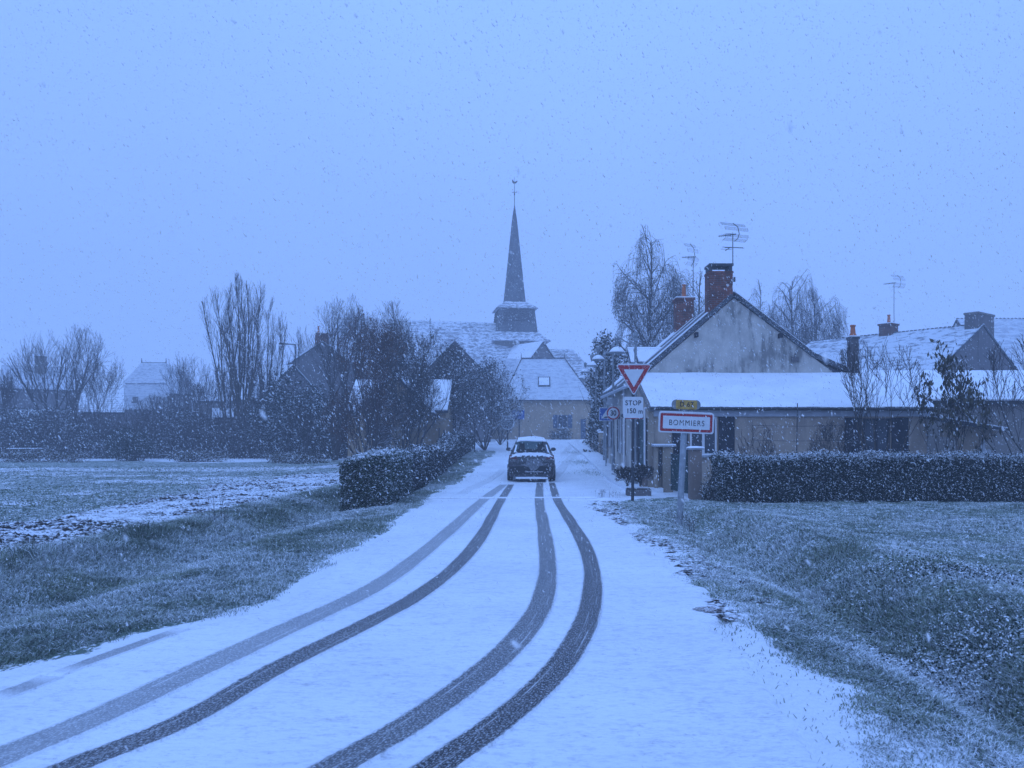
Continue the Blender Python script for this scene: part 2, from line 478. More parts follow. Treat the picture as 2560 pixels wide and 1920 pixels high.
def vec(*a): return np.array(a, float)
def unit(v): return v / np.linalg.norm(v)
class MB:
    def __init__(s): s.v = []; s.f = []
    def add(s, vs, fs):
        b = len(s.v); s.v += [tuple(map(float, p)) for p in vs]; s.f += [tuple(b + i for i in f) for f in fs]; return s
    def box(s, x0, x1, y0, y1, z0, z1):
        vs = [(x, y, z) for z in (z0, z1) for y in (y0, y1) for x in (x0, x1)]
        return s.add(vs, [(0, 2, 3, 1), (4, 5, 7, 6), (0, 1, 5, 4), (2, 6, 7, 3), (0, 4, 6, 2), (1, 3, 7, 5)])
    def fbox(s, fr, u0, u1, v0, v1, z0, z1):     # box in a turned frame
        vs = [fr(u, v, z) for z in (z0, z1) for v in (v0, v1) for u in (u0, u1)]
        return s.add(vs, [(0, 2, 3, 1), (4, 5, 7, 6), (0, 1, 5, 4), (2, 6, 7, 3), (0, 4, 6, 2), (1, 3, 7, 5)])
    def prism(s, pts, d):
        n = len(pts); d = np.array(d, float)
        vs = [np.array(p, float) for p in pts]; vs = vs + [p + d for p in vs]
        fs = [tuple(range(n))[::-1], tuple(range(n, 2 * n))] + [(i, (i + 1) % n, n + (i + 1) % n, n + i) for i in range(n)]
        return s.add(vs, fs)
    def slab(s, pts, th):
        p = [np.array(q, float) for q in pts]
        nn = unit(np.cross(p[1] - p[0], p[2] - p[0]))
        if nn[2] < 0: nn = -nn
        return s.prism(p, nn * th)
    def tube(s, p0, p1, r0, r1=None, n=8):
        r1 = r0 if r1 is None else r1
        p0 = np.array(p0, float); p1 = np.array(p1, float); d = unit(p1 - p0)
        a = unit(np.cross(d, (0, 0, 1) if abs(d[2]) < .9 else (1, 0, 0))); b = np.cross(d, a)
        vs = [p0 + r0 * (cos(2 * pi * i / n) * a + sin(2 * pi * i / n) * b) for i in range(n)] + \
             [p1 + r1 * (cos(2 * pi * i / n) * a + sin(2 * pi * i / n) * b) for i in range(n)]
        return s.add(vs, [(i, (i + 1) % n, n + (i + 1) % n, n + i) for i in range(n)] + [tuple(range(n))[::-1], tuple(range(n, 2 * n))])
    def path(s, pts, r, n=6):
        for a, b in zip(pts[:-1], pts[1:]): s.tube(a, b, r, r, n)
        return s
    def lathe(s, c, prof, n=16):
        vs = []; m = len(prof)
        for r, z in prof:
            vs += [(c[0] + r * cos(2 * pi * i / n), c[1] + r * sin(2 * pi * i / n), c[2] + z) for i in range(n)]
        fs = [(j * n + i, j * n + (i + 1) % n, (j + 1) * n + (i + 1) % n, (j + 1) * n + i) for j in range(m - 1) for i in range(n)]
        fs += [tuple(range(n))[::-1], tuple((m - 1) * n + i for i in range(n))]
        return s.add(vs, fs)
    def build(s, name, mat, parent=None, org=None, smooth=False, label=None):
        base = ORG[parent] if parent is not None else np.array(org if org is not None else (0, 0, 0), float)
        me = bpy.data.meshes.new(name)
        me.from_pydata([tuple(np.array(p) - base) for p in s.v], [], s.f)
        me.validate(); me.update()
        if smooth: me.polygons.foreach_set("use_smooth", [True] * len(me.polygons))
        o = finish(name, me, mat, parent, org)
        if label: o["label"] = label
        return o
def frame(ox, oy, oz, deg):
    a = radians(deg); ca, sa = cos(a), sin(a)
    return lambda u, v, z: (ox + u * ca - v * sa, oy + u * sa + v * ca, oz + z)
def rounded(w, h, r, n=5):
    pts = []
    for cx, cz, a0 in ((w / 2 - r, h / 2 - r, 0), (-w / 2 + r, h / 2 - r, 90), (-w / 2 + r, -h / 2 + r, 180), (w / 2 - r, -h / 2 + r, 270)):
        for i in range(n + 1):
            a = radians(a0 + 90 * i / n); pts.append((cx + r * cos(a), cz + r * sin(a)))
    return pts
def plate(c, pts2, th, roll=0.0, dy=0.0):
    ca, sa = cos(radians(roll)), sin(radians(roll))
    return MB().prism([(c[0] + x * ca - z * sa, c[1] + dy, c[2] + x * sa + z * ca) for x, z in pts2], (0, -th, 0))
def lettering(txt, c, size, parent, mat="letter_black", bold=.012, roll=0.0, spacing=1.1, sx=1.0, name="lettering"):
    cu = bpy.data.curves.new(name, 'FONT'); cu.body = txt; cu.size = size; cu.align_x = 'CENTER'; cu.align_y = 'CENTER'
    cu.offset = bold * size; cu.extrude = .001; cu.space_character = spacing
    cu.materials.append(M[mat])
    tmp = bpy.data.objects.new("tmp", cu); col.objects.link(tmp)
    me = bpy.data.meshes.new_from_object(tmp); bpy.data.objects.remove(tmp)
    o = bpy.data.objects.new(name, me); col.objects.link(o)
    o.parent = parent; ORG[o] = ORG[parent]
    o.location = tuple(np.array(c) - ORG[parent]); o.rotation_euler = (radians(90), -radians(roll), 0); o.scale = (sx, 1, 1)
    return o

# ---------------------------------------------------------------- ground, road, tyre tracks
def growing(a, b, step, lo, hi, k):
    v = [a]
    while v[-1] < b: v.append(v[-1] + step)
    s = step
    while v[-1] < hi: s *= k; v.append(v[-1] + s)
    w = [a]; s = step
    while w[-1] > lo: s *= k; w.append(w[-1] - s)
    return np.array(sorted(set(w[1:] + v)))
gx_ = growing(-9, 9, .13, -245, 245, 1.10); gy_ = growing(3.2, 24, .14, -25, 405, 1.06)
GX, GY = np.meshgrid(gx_, gy_)
GZ = ground_z(GX, GY)
inside_road = (GX > RL(GY) + .1) & (GX < RR(GY) - .1) & (GY < 75)
GZ = np.where(inside_road, GZ - .04, GZ)
nx, ny = len(gx_), len(gy_)
idx = np.arange(nx * ny).reshape(ny, nx)
Fq = np.stack([idx[:-1, :-1], idx[:-1, 1:], idx[1:, 1:], idx[1:, :-1]], -1).reshape(-1, 4)
# how grassy and how snowy each spot is
stripedge = -10.6 + (fbm(GX * .3, GY * .3) - .5) * 4.0
grassy = np.ones_like(GX)
strip = sm(-6.5, -7.1, GX) * sm(-.9, .9, GX - stripedge) * sm(36, 30, GY)
far = sm(2.5, .8, np.abs(GY - 39 - GX * .05 + (fbm(GX * .2, GY * .2) - .5) * 3)) * sm(-7, -10, GX)
far2 = sm(1.2, .3, np.abs(GY - 31 + GX * .10 + (fbm(GX * .3, GY * .3) - .5) * 2)) * sm(-13, -15, GX) * .8
isl = sm(.60, .68, fbm(GX * .45 + 3, GY * .9 + 5)) * sm(-9, -11, GX) * sm(44, 38, GY)
grassy = 1 - np.maximum(np.maximum(strip, far), np.maximum(far2, isl))
snowy = np.zeros_like(GX)
snowy = np.maximum(snowy, sm(1.0, .1, (GX - RR(GY)) + (fbm(GX * 2, GY * 2) - .5) * .9) * sm(1, 1.2, GX))
snowy = np.maximum(snowy, sm(.35, -.1, (RL(GY) - GX) + (fbm(GX * 2, GY * 2) - .5) * .6) * sm(-1, -1.2, GX))
snowy = np.maximum(snowy, sm(45, 50, GY + (fbm(GX * .15, GY * .15) - .5) * 12) * .75)
snowy = np.maximum(snowy, sm(21.0, 21.8, GY) * sm(4.2, 4.6, GX) * .85)
tag(fastmesh("ground", np.stack([GX, GY, GZ], -1), Fq, "ground", vattr={"grassy": grassy, "snowy": snowy}, smooth=True), kind="structure")

def road_surface(x, y):
    z = road_z(y) + .012
    z = z + .035 * np.exp(-((y - 21.0 - x * .02) / .10) ** 2)
    return z
ry = np.concatenate([np.arange(-8, 3.5, .4), np.arange(3.5, 26, .06), np.arange(26, 76, .3)])
nc = 36
tt = np.linspace(0, 1, nc)
ln = (fbm(ry * 2.2, ry * 0 + 3, 4) - .5) * .30; rn = (fbm(ry * 1.8, ry * 0 + 33, 4) - .5) * .42
rxl = RL(ry) + ln; rxr = RR(ry) + rn
XX = rxl[:, None] * (1 - tt) + rxr[:, None] * tt
YY = np.repeat(ry[:, None], nc, 1)
ZZ = road_surface(XX, YY) + (fbm(XX * 3, YY * 3, 2) - .5) * .006
edge = np.minimum(XX - rxl[:, None], rxr[:, None] - XX)
ZZ = ZZ - .10 * sm(.12, 0, edge)
idx = np.arange(XX.size).reshape(XX.shape)
Fq = np.stack([idx[:-1, :-1], idx[:-1, 1:], idx[1:, 1:], idx[1:, :-1]], -1).reshape(-1, 4)
road = fastmesh("road", np.stack([XX, YY, ZZ], -1), Fq, "road_snow", smooth=True)
tag(road, kind="structure")

def catmull(P, step=.07):
    P = np.array(P, float)
    P = np.vstack([2 * P[0] - P[1], P, 2 * P[-1] - P[-2]])
    out = []
    for i in range(1, len(P) - 2):
        p0, p1, p2, p3 = P[i - 1:i + 3]
        n = max(2, int(np.linalg.norm(p2 - p1) / step))
        for k in range(n):
            u = k / n
            out.append(.5 * (2 * p1 + (p2 - p0) * u + (2 * p0 - 5 * p1 + 4 * p2 - p3) * u * u + (3 * p1 - p0 - 3 * p2 + p3) * u ** 3))
    out.append(P[-2]); return np.array(out)
K = 2560 / 2212
def ribbon(pts_disp, width, strength, level, label, ext=None, fade=0):
    P = [onroad(x * K, y * K) for x, y in pts_disp]
    if ext:
        a_, b_ = np.array(P[0]), np.array(P[1]); P = [tuple(a_ + (a_ - b_) / np.linalg.norm(a_ - b_) * 1.6)] + P
    C = catmull(P)
    T = np.gradient(C, axis=0); T /= np.linalg.norm(T, axis=1)[:, None] + 1e-9
    N = np.stack([T[:, 1], -T[:, 0]], 1)
    L = np.concatenate([[0], np.cumsum(np.linalg.norm(np.diff(C, axis=0), axis=1))])
    w = width * (1 + (fbm(L * .5, L * 0 + level * 7) - .5) * .25)
    us = np.array([0, .04, .2, .4, .6, .8, .96, 1.0]); m = len(us)
    X = C[:, 0][:, None] + N[:, 0][:, None] * (us - .5) * w[:, None]
    Y = C[:, 1][:, None] + N[:, 1][:, None] * (us - .5) * w[:, None]
    Z = road_surface(X, Y) + .008 + .002 * level - np.where((us < .01) | (us > .99), .03, 0.0)[None]
    Z += np.where((us == .04) | (us == .96), .007, 0.0)[None] * (.4 + fbm(X * 9, Y * 9, 2))
    if fade: Z[0] -= .05; Z[-1] -= .05
    idx = np.arange(X.size).reshape(X.shape)
    Fq = np.stack([idx[:-1, :-1], idx[:-1, 1:], idx[1:, 1:], idx[1:, :-1]], -1).reshape(-1, 4)
    st = np.full(X.shape, strength)
    ends = np.minimum(L, L[-1] - L)
    if fade: st = st * sm(0, fade, ends)[:, None]
    uv = np.stack([np.repeat(us[None], len(C), 0), np.repeat(L[:, None], m, 1)], -1).reshape(-1, 2)
    o = fastmesh("tyre_track", np.stack([X, Y, Z], -1), Fq, "track_snow", parent=road, vattr={"strength": st}, smooth=True, uv=uv)
    if label: o["label"] = label
ribbon([(0, 1645), (200, 1560), (400, 1466), (600, 1372), (800, 1277), (900, 1208), (980, 1140), (1040, 1085), (1088, 1048)], .34, .62, 0,
       "faint wide tyre track half filled with snow", ext=(-3.6, 4.4))
ribbon([(170, 1659), (400, 1563), (600, 1449), (800, 1348), (900, 1292), (985, 1226), (1040, 1160), (1078, 1090), (1104, 1048)], .27, .95, 1,
       "dark tyre track along the middle of the road", ext=(-2.9, 4.5))
ribbon([(735, 1659), (900, 1562), (1050, 1452), (1130, 1372), (1172, 1300), (1183, 1220), (1174, 1140), (1165, 1085), (1166, 1044)], .29, .88, 1,
       "speckled dark tyre track bending towards the car", ext=(-1.45, 4.2))
ribbon([(950, 1659), (1080, 1566), (1180, 1478), (1240, 1400), (1274, 1320), (1279, 1240), (1262, 1180), (1232, 1128), (1203, 1080), (1192, 1044)], .27, 1.0, 1,
       "darkest tyre track, on the outside of the bend", ext=(-.95, 4.2))
ribbon([(-30, 1522), (60, 1488), (128, 1460)], .22, .52, 0, "short brown rut at the edge of the verge", fade=.30)
ribbon([(105, 1468), (200, 1432), (280, 1404), (405, 1358)], .17, .60, 0, "thin brown rut along the grass", fade=.45)
ribbon([(1195, 1036), (1215, 1010), (1245, 990), (1290, 970)], .5, .22, 0, None, fade=3)
ribbon([(1215, 1000), (1230, 985), (1255, 973), (1270, 967)], .5, .20, 0, None, fade=3)
ribbon([(985, 1075), (1030, 1050), (1075, 1025), (1092, 1010)], .4, .18, 0, None, fade=2)

# the low ridge of drifted snow lying across the road where the surface changes
rx_ = np.linspace(-2.55, 2.0, 90); ryc = 21.0 + rx_ * .02 + (fbm(rx_ * 2, rx_ * 0 + 4) - .5) * .06
rw = .045 * (.5 + fbm(rx_ * 3, rx_ * 0 + 9))
RV = np.stack([np.stack([rx_, ryc + k * rw, road_surface(rx_, ryc + k * rw) + zz_], 1) for k, zz_ in ((-1.6, .004), (-.6, .035), (.6, .035), (1.6, .004))], 1)
idx = np.arange(90 * 4).reshape(90, 4)
fastmesh("snow_ridge", RV, np.stack([idx[:-1, :-1], idx[1:, :-1], idx[1:, 1:], idx[:-1, 1:]], -1).reshape(-1, 4), "road_snow", parent=road, smooth=True)

# snowed kerb and pavement in front of the cottages
pm = MB()
ys = np.linspace(23.6, 62, 40)
for a, b in zip(ys[:-1], ys[1:]):
    za, zb = float(road_z(a)), float(road_z(b))
    xa = 3.25 + max(0, (a - 36)) * .012; xb = 3.25 + max(0, (b - 36)) * .012
    pm.add([(xa, a, za - .05), (xa, a, za + .11), (4.3, a, za + .13), (xb, b, zb - .05), (xb, b, zb + .11), (4.3, b, zb + .13)],
           [(0, 1, 4, 3), (1, 2, 5, 4)])
pm.add([(3.25, 23.6, -.05), (4.3, 23.6, -.05), (4.3, 23.6, .13), (3.25, 23.6, .11)], [(0, 1, 2, 3)])
pav = pm.build("pavement", "road_snow"); tag(pav, kind="structure")

# ---------------------------------------------------------------- grass, clods
def blades(name, X, Y, h, w, seed, snow, kind="stuff", tone=None, parent=None, zfun=ground_z, lean=.5, label=None):
    r = np.random.default_rng(seed); n = len(X)
    Z = zfun(X, Y) - .01
    th = r.random(n) * 2 * pi; bd = r.random(n) * 2 * pi
    bend = h * (lean * (.4 + r.random(n)))
    wx, wy = np.cos(th) * w / 2, np.sin(th) * w / 2
    bx, by = np.cos(bd) * bend, np.sin(bd) * bend
    V = np.zeros((n, 5, 3))
    V[:, 0] = np.stack([X - wx, Y - wy, Z], 1); V[:, 1] = np.stack([X + wx, Y + wy, Z], 1)
    mx, my, mz = X + bx * .35, Y + by * .35, Z + h * .6
    V[:, 2] = np.stack([mx - wx * .8, my - wy * .8, mz], 1); V[:, 3] = np.stack([mx + wx * .8, my + wy * .8, mz], 1)
    V[:, 4] = np.stack([X + bx, Y + by, Z + h * (.95 - .35 * lean * r.random(n))], 1)
    b = (np.arange(n) * 5)[:, None]
    Fc = np.stack([b + [0, 1, 3], b + [0, 3, 2], b + [2, 3, 4]], 1).reshape(-1, 3)
    pt = .35 + 1.3 * sm(.36, .64, fbm(X * .9, Y * .9 + 30)) ; s = np.clip(r.random(n) ** 1.1 * snow * 1.9 * pt, 0, 1)
    s = s[:, None] * np.array([.55, .55, 1.0]) + (r.random((n, 1)) < snow * .35) * np.array([0, 0, .6])
    tn = np.clip((fbm(X * 1.3, Y * 1.3) - .2) * 1.3 + r.normal(0, .2, n), 0, 1) if tone is None else np.full(n, tone)
    o = fastmesh(name, V, Fc, "grass_blades", parent=parent, fattr={"snow": np.clip(s, 0, 1).ravel(), "tone": np.repeat(tn, 3)})
    if kind: tag(o, label, None, None, kind)
    return o
def logy(n, a, b, r):
    return a * (b / a) ** r.random(n)
r = np.random.default_rng(21)
# right verge
n = 430000
Y = logy(n, 3.9, 20.2, r); u = r.random(n)
X = RR(Y) - .25 + u ** 1.15 * (0.68 * Y + 3.2 - RR(Y))
d = X - RR(Y) + (fbm(X * 1.6, Y * 1.6) - .5) * 1.1
dens = sm(-.02, .42, d) * .93 + .02 + .05 * sm(-.1, .2, d)
dens *= .45 + .6 * sm(.40, .56, fbm(X * 2.3 + 40, Y * 2.3))
keep = r.random(n) < dens
X, Y = X[keep], Y[keep]
rough_ = np.exp(-((X - 3.9) / .9) ** 2) * sm(17, 13, Y)
h = (.020 + .030 * r.random(len(X))) * (1 + 1.2 * rough_ + .8 * sm(.55, .75, fbm(X * .9, Y * .9)))
w = .0045 + .0011 * Y * (.6 + .5 * r.random(len(X)))*.8
tag(blades("verge_grass", X, Y, h, w, 5, .76, lean=1.1), "short frosted grass of the verge right of the road", "grass")
# left verge
n = 380000
Y = logy(n, 5.5, 44, r); u = r.random(n)
xr = np.where(Y < 25, -6.9 + (Y - 10) * .08 - .5, -4.6)
X = RL(Y) + .1 - u * (RL(Y) + .1 - xr)
d = RL(Y) - X + (fbm(X * 1.6, Y * 1.6) - .5) * .7
keep = (r.random(n) < sm(-.05, .35, d) * (.7 + .3 * sm(.4, .6, fbm(X * 2, Y * 2)))) & ~((Y > 19) & (X < -3.3) & (X > -4.6))
X, Y = X[keep], Y[keep]
ridge = np.exp(-((X + 6.9 - (Y - 10) * .08 + .1) / .6) ** 2)
h = (.032 + .042 * r.random(len(X))) * (1 + 2.0 * ridge * fbm(X * 1.5, Y * 1.5) + .7 * sm(-3.2, -4.5, X) * fbm(X * 2, Y * 2))
w = .0038 + .0007 * Y * (.6 + .5 * r.random(len(X)))
tag(blades("bank_grass", X, Y, h, w, 6, .48, lean=1.0), "dark rough grass on the bank left of the road", "grass")
# tussocks
n = 0; TX = []; TY = []; TH = []
for cxp, cyp, hh, rad in [(-6.6, 13.2, .36, .35), (-6.9, 10.6, .42, .5), (-7.0, 9.8, .3, .3), (-6.2, 14.6, .30, .3), (-5.5, 17.5, .22, .3), (-6.3, 11.7, .25, .35),
                          (3.1, 12.8, .22, .3), (4.1, 9.0, .22, .3), (4.6, 11.2, .26, .35), (3.5, 7.6, .2, .2), (4.0, 6.2, .2, .25), (5.3, 9.5, .2, .4), (3.25, 5.2, .14, .2), (3.9, 14.5, .2, .4)]:
    k = 190 if cxp > 0 else 330
    ang = r.random(k) * 2 * pi; q = r.random(k) * rad * 1.3
    TX += list(cxp + q * np.cos(ang)); TY += list(cyp + q * np.sin(ang)); TH += list(hh * (.5 + .5 * r.random(k)))
TX, TY, TH = map(np.array, (TX, TY, TH))
tag(blades("tall_grass", TX, TY, TH, .006 + .0004 * TY, 8, .45, lean=1.0), "longer grass tussocks along the ditches", "grass")
# sparse grass of the field
n = 42000
Y = logy(n, 9, 42, r); X = -6.3 - r.random(n) * (.68 * Y - 5.0).clip(1)
se = -10.6 + (fbm(X * .3, Y * .3) - .5) * 4.0
keep = r.random(n) < np.where(X > se, .07, 1.0)
X, Y = X[keep], Y[keep]
tag(blades("field_grass", X, Y, .03 + .03 * r.random(len(X)), .004 + .0014 * Y, 9, .42, lean=1.1), "short snowy grass of the field", "grass")
# grassy tufts at the pavement edge
n = 1300
PX = np.concatenate([r.normal(2.9, .45, 600), r.normal(3.2, .35, 300), r.normal(3.0, .5, 400)])
PY = np.concatenate([r.normal(38, 1.0, 600), r.normal(46, 1.6, 300), r.normal(32.5, .7, 400)])
tag(blades("pavement_weeds", PX, PY, .03 + .03 * r.random(n), .02, 10, .4, lean=.9, zfun=lambda x, y: road_z(y) + .02), "thin weeds showing through snow beside the pavement", "weeds")

# dark clods of the ploughed strip
def clods(n, seed):
    r = np.random.default_rng(seed)
    Y = logy(n, 9, 34, r); X = -6.7 - r.random(n) * (.68 * Y - 5.3).clip(.5)
    se = -10.6 + (fbm(X * .3, Y * .3) - .5) * 4.0
    k = (X > se) & (X < -6.8) & (r.random(n) < sm(.42, .58, fbm(X * 1.2 + 9, Y * 1.2))); X, Y = X[k], Y[k]; n = len(X)
    Z = ground_z(X, Y)
    s = .018 + .055 * r.random(n) ** 3
    base = np.array([(1, 0, 0), (-1, 0, 0), (0, 1, 0), (0, -1, 0), (0, 0, 1), (0, 0, -1)], float)
    V = base[None] * (1 + r.normal(0, .3, (n, 6, 1))) * s[:, None, None] * np.array([1.3, 1, .55])
    V += np.stack([X, Y, Z + .004], 1)[:, None]
    fs = np.array([(0, 2, 4), (2, 1, 4), (1, 3, 4), (3, 0, 4), (2, 0, 5), (1, 2, 5), (3, 1, 5), (0, 3, 5)])
    Fc = (np.arange(n) * 6)[:, None, None] + fs[None]
    o = fastmesh("dirt", V, Fc.reshape(-1, 3), "clod")
    tag(o, "dark clods of earth on the snowy strip of the field", "dirt", None, "stuff")
clods(26000, 4)
def edge_clods(n, seed):
    r = np.random.default_rng(seed)
    Y = logy(n, 7.5, 20.5, r); X = RR(Y) - .1 + r.random(n) ** 1.3 * .8
    k = r.random(n) < sm(.47, .62, fbm(X * 3 + 9, Y * 1.6)); X, Y = X[k], Y[k]; n = len(X)
    Z = np.maximum(ground_z(X, Y), np.where(X < RR(Y), road_surface(X, Y), -9))
    s = .012 + .04 * r.random(n) ** 3
    base = np.array([(1, 0, 0), (-1, 0, 0), (0, 1, 0), (0, -1, 0), (0, 0, 1), (0, 0, -1)], float)
    V = base[None] * (1 + r.normal(0, .3, (n, 6, 1))) * s[:, None, None] * np.array([1.8, .9, .45])
    V += np.stack([X, Y, Z + .003], 1)[:, None]
    fs = np.array([(0, 2, 4), (2, 1, 4), (1, 3, 4), (3, 0, 4), (2, 0, 5), (1, 2, 5), (3, 1, 5), (0, 3, 5)])
    o = fastmesh("dirt", V, ((np.arange(n) * 6)[:, None, None] + fs[None]).reshape(-1, 3), "clod")
    tag(o, "dark crumbs of soil along the right edge of the road", "dirt", None, "stuff")
edge_clods(5200, 14)

# ---------------------------------------------------------------- leaves, hedges, shrubs
def leafmesh(name, C, size, mat, parent, seed, snow=.3, up=.0, smear=0.55, tone=None, aspect=.5, droop=None):
    r = np.random.default_rng(seed); n = len(C)
    d = r.normal(0, 1, (n, 3)); d[:, 2] *= .7
    if droop is not None: d = d * .5 + np.array([0, 0, droop])
    d /= np.linalg.norm(d, axis=1)[:, None]
    e = np.cross(d, r.normal(0, 1, (n, 3))); e /= np.linalg.norm(e, axis=1)[:, None]
    nn = np.cross(d, e)
    s = size * (.6 + .8 * r.random(n))[:, None]
    V = np.stack([C - d * s, C + e * s * aspect + nn * s * .12, C + d * s, C - e * s * aspect + nn * s * .12], 1)
    Fc = (np.arange(n) * 4)[:, None] + np.arange(4)
    k = np.clip((np.abs(nn[:, 2]) - (1 - smear)) / .25, 0, 1) * (r.random(n) < snow + up)
    k = np.maximum(k, (r.random(n) < snow * .25) * .7)
    tn = np.clip(r.random(n) if tone is None else tone + r.normal(0, .2, n), 0, 1)
    return fastmesh(name, V, Fc, mat, parent=parent, fattr={"snow": k, "tone": tn})

def hedge(name, label, segs, h_of, mat, n_per, leaf, group=None, core=True, gaps=None, topsnow=.9, seed=1, w=1.0, snow=.3):
    # segs: list of (x0,y0,x1,y1) centre lines
    r = np.random.default_rng(seed)
    x0, y0 = segs[0][0], segs[0][1]
    t_ = thing(name, (x0, y0, float(ground_z(x0, y0))), label, "hedge", group)
    P = []; S = []; mb = MB()
    for (ax, ay, bx, by) in segs:
        L = math.hypot(bx - ax, by - ay); ux, uy = (bx - ax) / L, (by - ay) / L; vx, vy = -uy, ux
        n = int(n_per * L)
        s = r.random(n) * L; face = r.random(n)
        H_ = h_of(s / L)
        lump = (fbm(s * 1.4 + seed, s * 0 + 5) - .5) * .22 + np.where(r.random(n) < .06, r.random(n) * .12, 0)
        v = np.where(face < .42, -w / 2, np.where(face < .58, w / 2, (r.random(n) - .5) * w))
        z = np.where(face < .58, r.random(n) ** .9 * H_, H_)
        side = face < .58
        rr = .06
        blob = (fbm(s * 3 + z * 2, z * 3 + 7, 3) - .5) * .22
        v = v + np.where(side, np.sign(v) * (blob + r.normal(0, .03, n)), r.normal(0, .05, n))
        z = z + np.where(side, 0, lump + r.normal(0, .035, n))
        # rounded shoulders
        cut = (np.abs(v) / (w / 2)) ** 4 * .08
        z = np.where(side, z, z - cut)
        X = ax + ux * s + vx * v; Y = ay + uy * s + vy * v
        # ends
        m = int(n_per * w * .9)
        for e, (ex, ey) in enumerate(((ax, ay), (bx, by))):
            vv = (r.random(m) - .5) * w; ze = r.random(m); ss = r.normal(0, .04, m) + (fbm(vv * 3, ze * 3) - .5) * .2
            sg = -1 if e == 0 else 1
            X = np.concatenate([X, ex + ux * ss * sg + vx * vv]); Y = np.concatenate([Y, ey + uy * ss * sg + vy * vv])
            z = np.concatenate([z, ze * float(h_of(np.array([e]))[0])])
            side = np.concatenate([side, np.ones(m, bool)])
        g = ground_z(X, Y)
        P.append(np.stack([X, Y, g + z.clip(.03)], 1)); S.append(~side)
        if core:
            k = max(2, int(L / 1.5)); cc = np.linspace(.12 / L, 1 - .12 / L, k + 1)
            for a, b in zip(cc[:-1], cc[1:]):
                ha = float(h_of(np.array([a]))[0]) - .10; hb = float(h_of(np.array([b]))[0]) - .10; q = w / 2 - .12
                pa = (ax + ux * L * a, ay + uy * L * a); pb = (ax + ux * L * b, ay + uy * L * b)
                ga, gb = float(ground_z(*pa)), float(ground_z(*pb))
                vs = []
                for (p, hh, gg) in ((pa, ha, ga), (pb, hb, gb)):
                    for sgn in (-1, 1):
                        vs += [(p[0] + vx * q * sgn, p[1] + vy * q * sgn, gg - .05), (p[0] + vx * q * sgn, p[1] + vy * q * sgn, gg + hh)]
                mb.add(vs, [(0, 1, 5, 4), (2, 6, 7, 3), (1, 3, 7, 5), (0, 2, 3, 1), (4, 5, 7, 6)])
    P = np.concatenate(P); S = np.concatenate(S)
    if core: mb.build("stem", "dark_core", t_)  # solid dark box under the leaves, its colour standing in for inner shade
    leafmesh("foliage", P[~S], leaf, mat, t_, seed + 50, snow)
    leafmesh("snowy_top", P[S], leaf, mat, t_, seed + 51, topsnow, smear=.75)
    return t_
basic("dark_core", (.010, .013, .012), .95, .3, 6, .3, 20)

def blob_points(n, centers, r, thick=.35):
    # centers: (x,y,z,rx,ry,rz)
    c = np.array(centers); vol = c[:, 3] * c[:, 5]; k = r.choice(len(c), n, p=vol / vol.sum())
    d = r.normal(0, 1, (n, 3)); d /= np.linalg.norm(d, axis=1)[:, None]
    q = (1 - thick * r.random(n) ** 1.2) * (1 + r.normal(0, .08, n))
    P = c[k, :3] + d * c[k, 3:] * q[:, None]
    lump = fbm(P[:, 0] * 1.3 + P[:, 1], P[:, 2] * 1.3)
    return P, lump

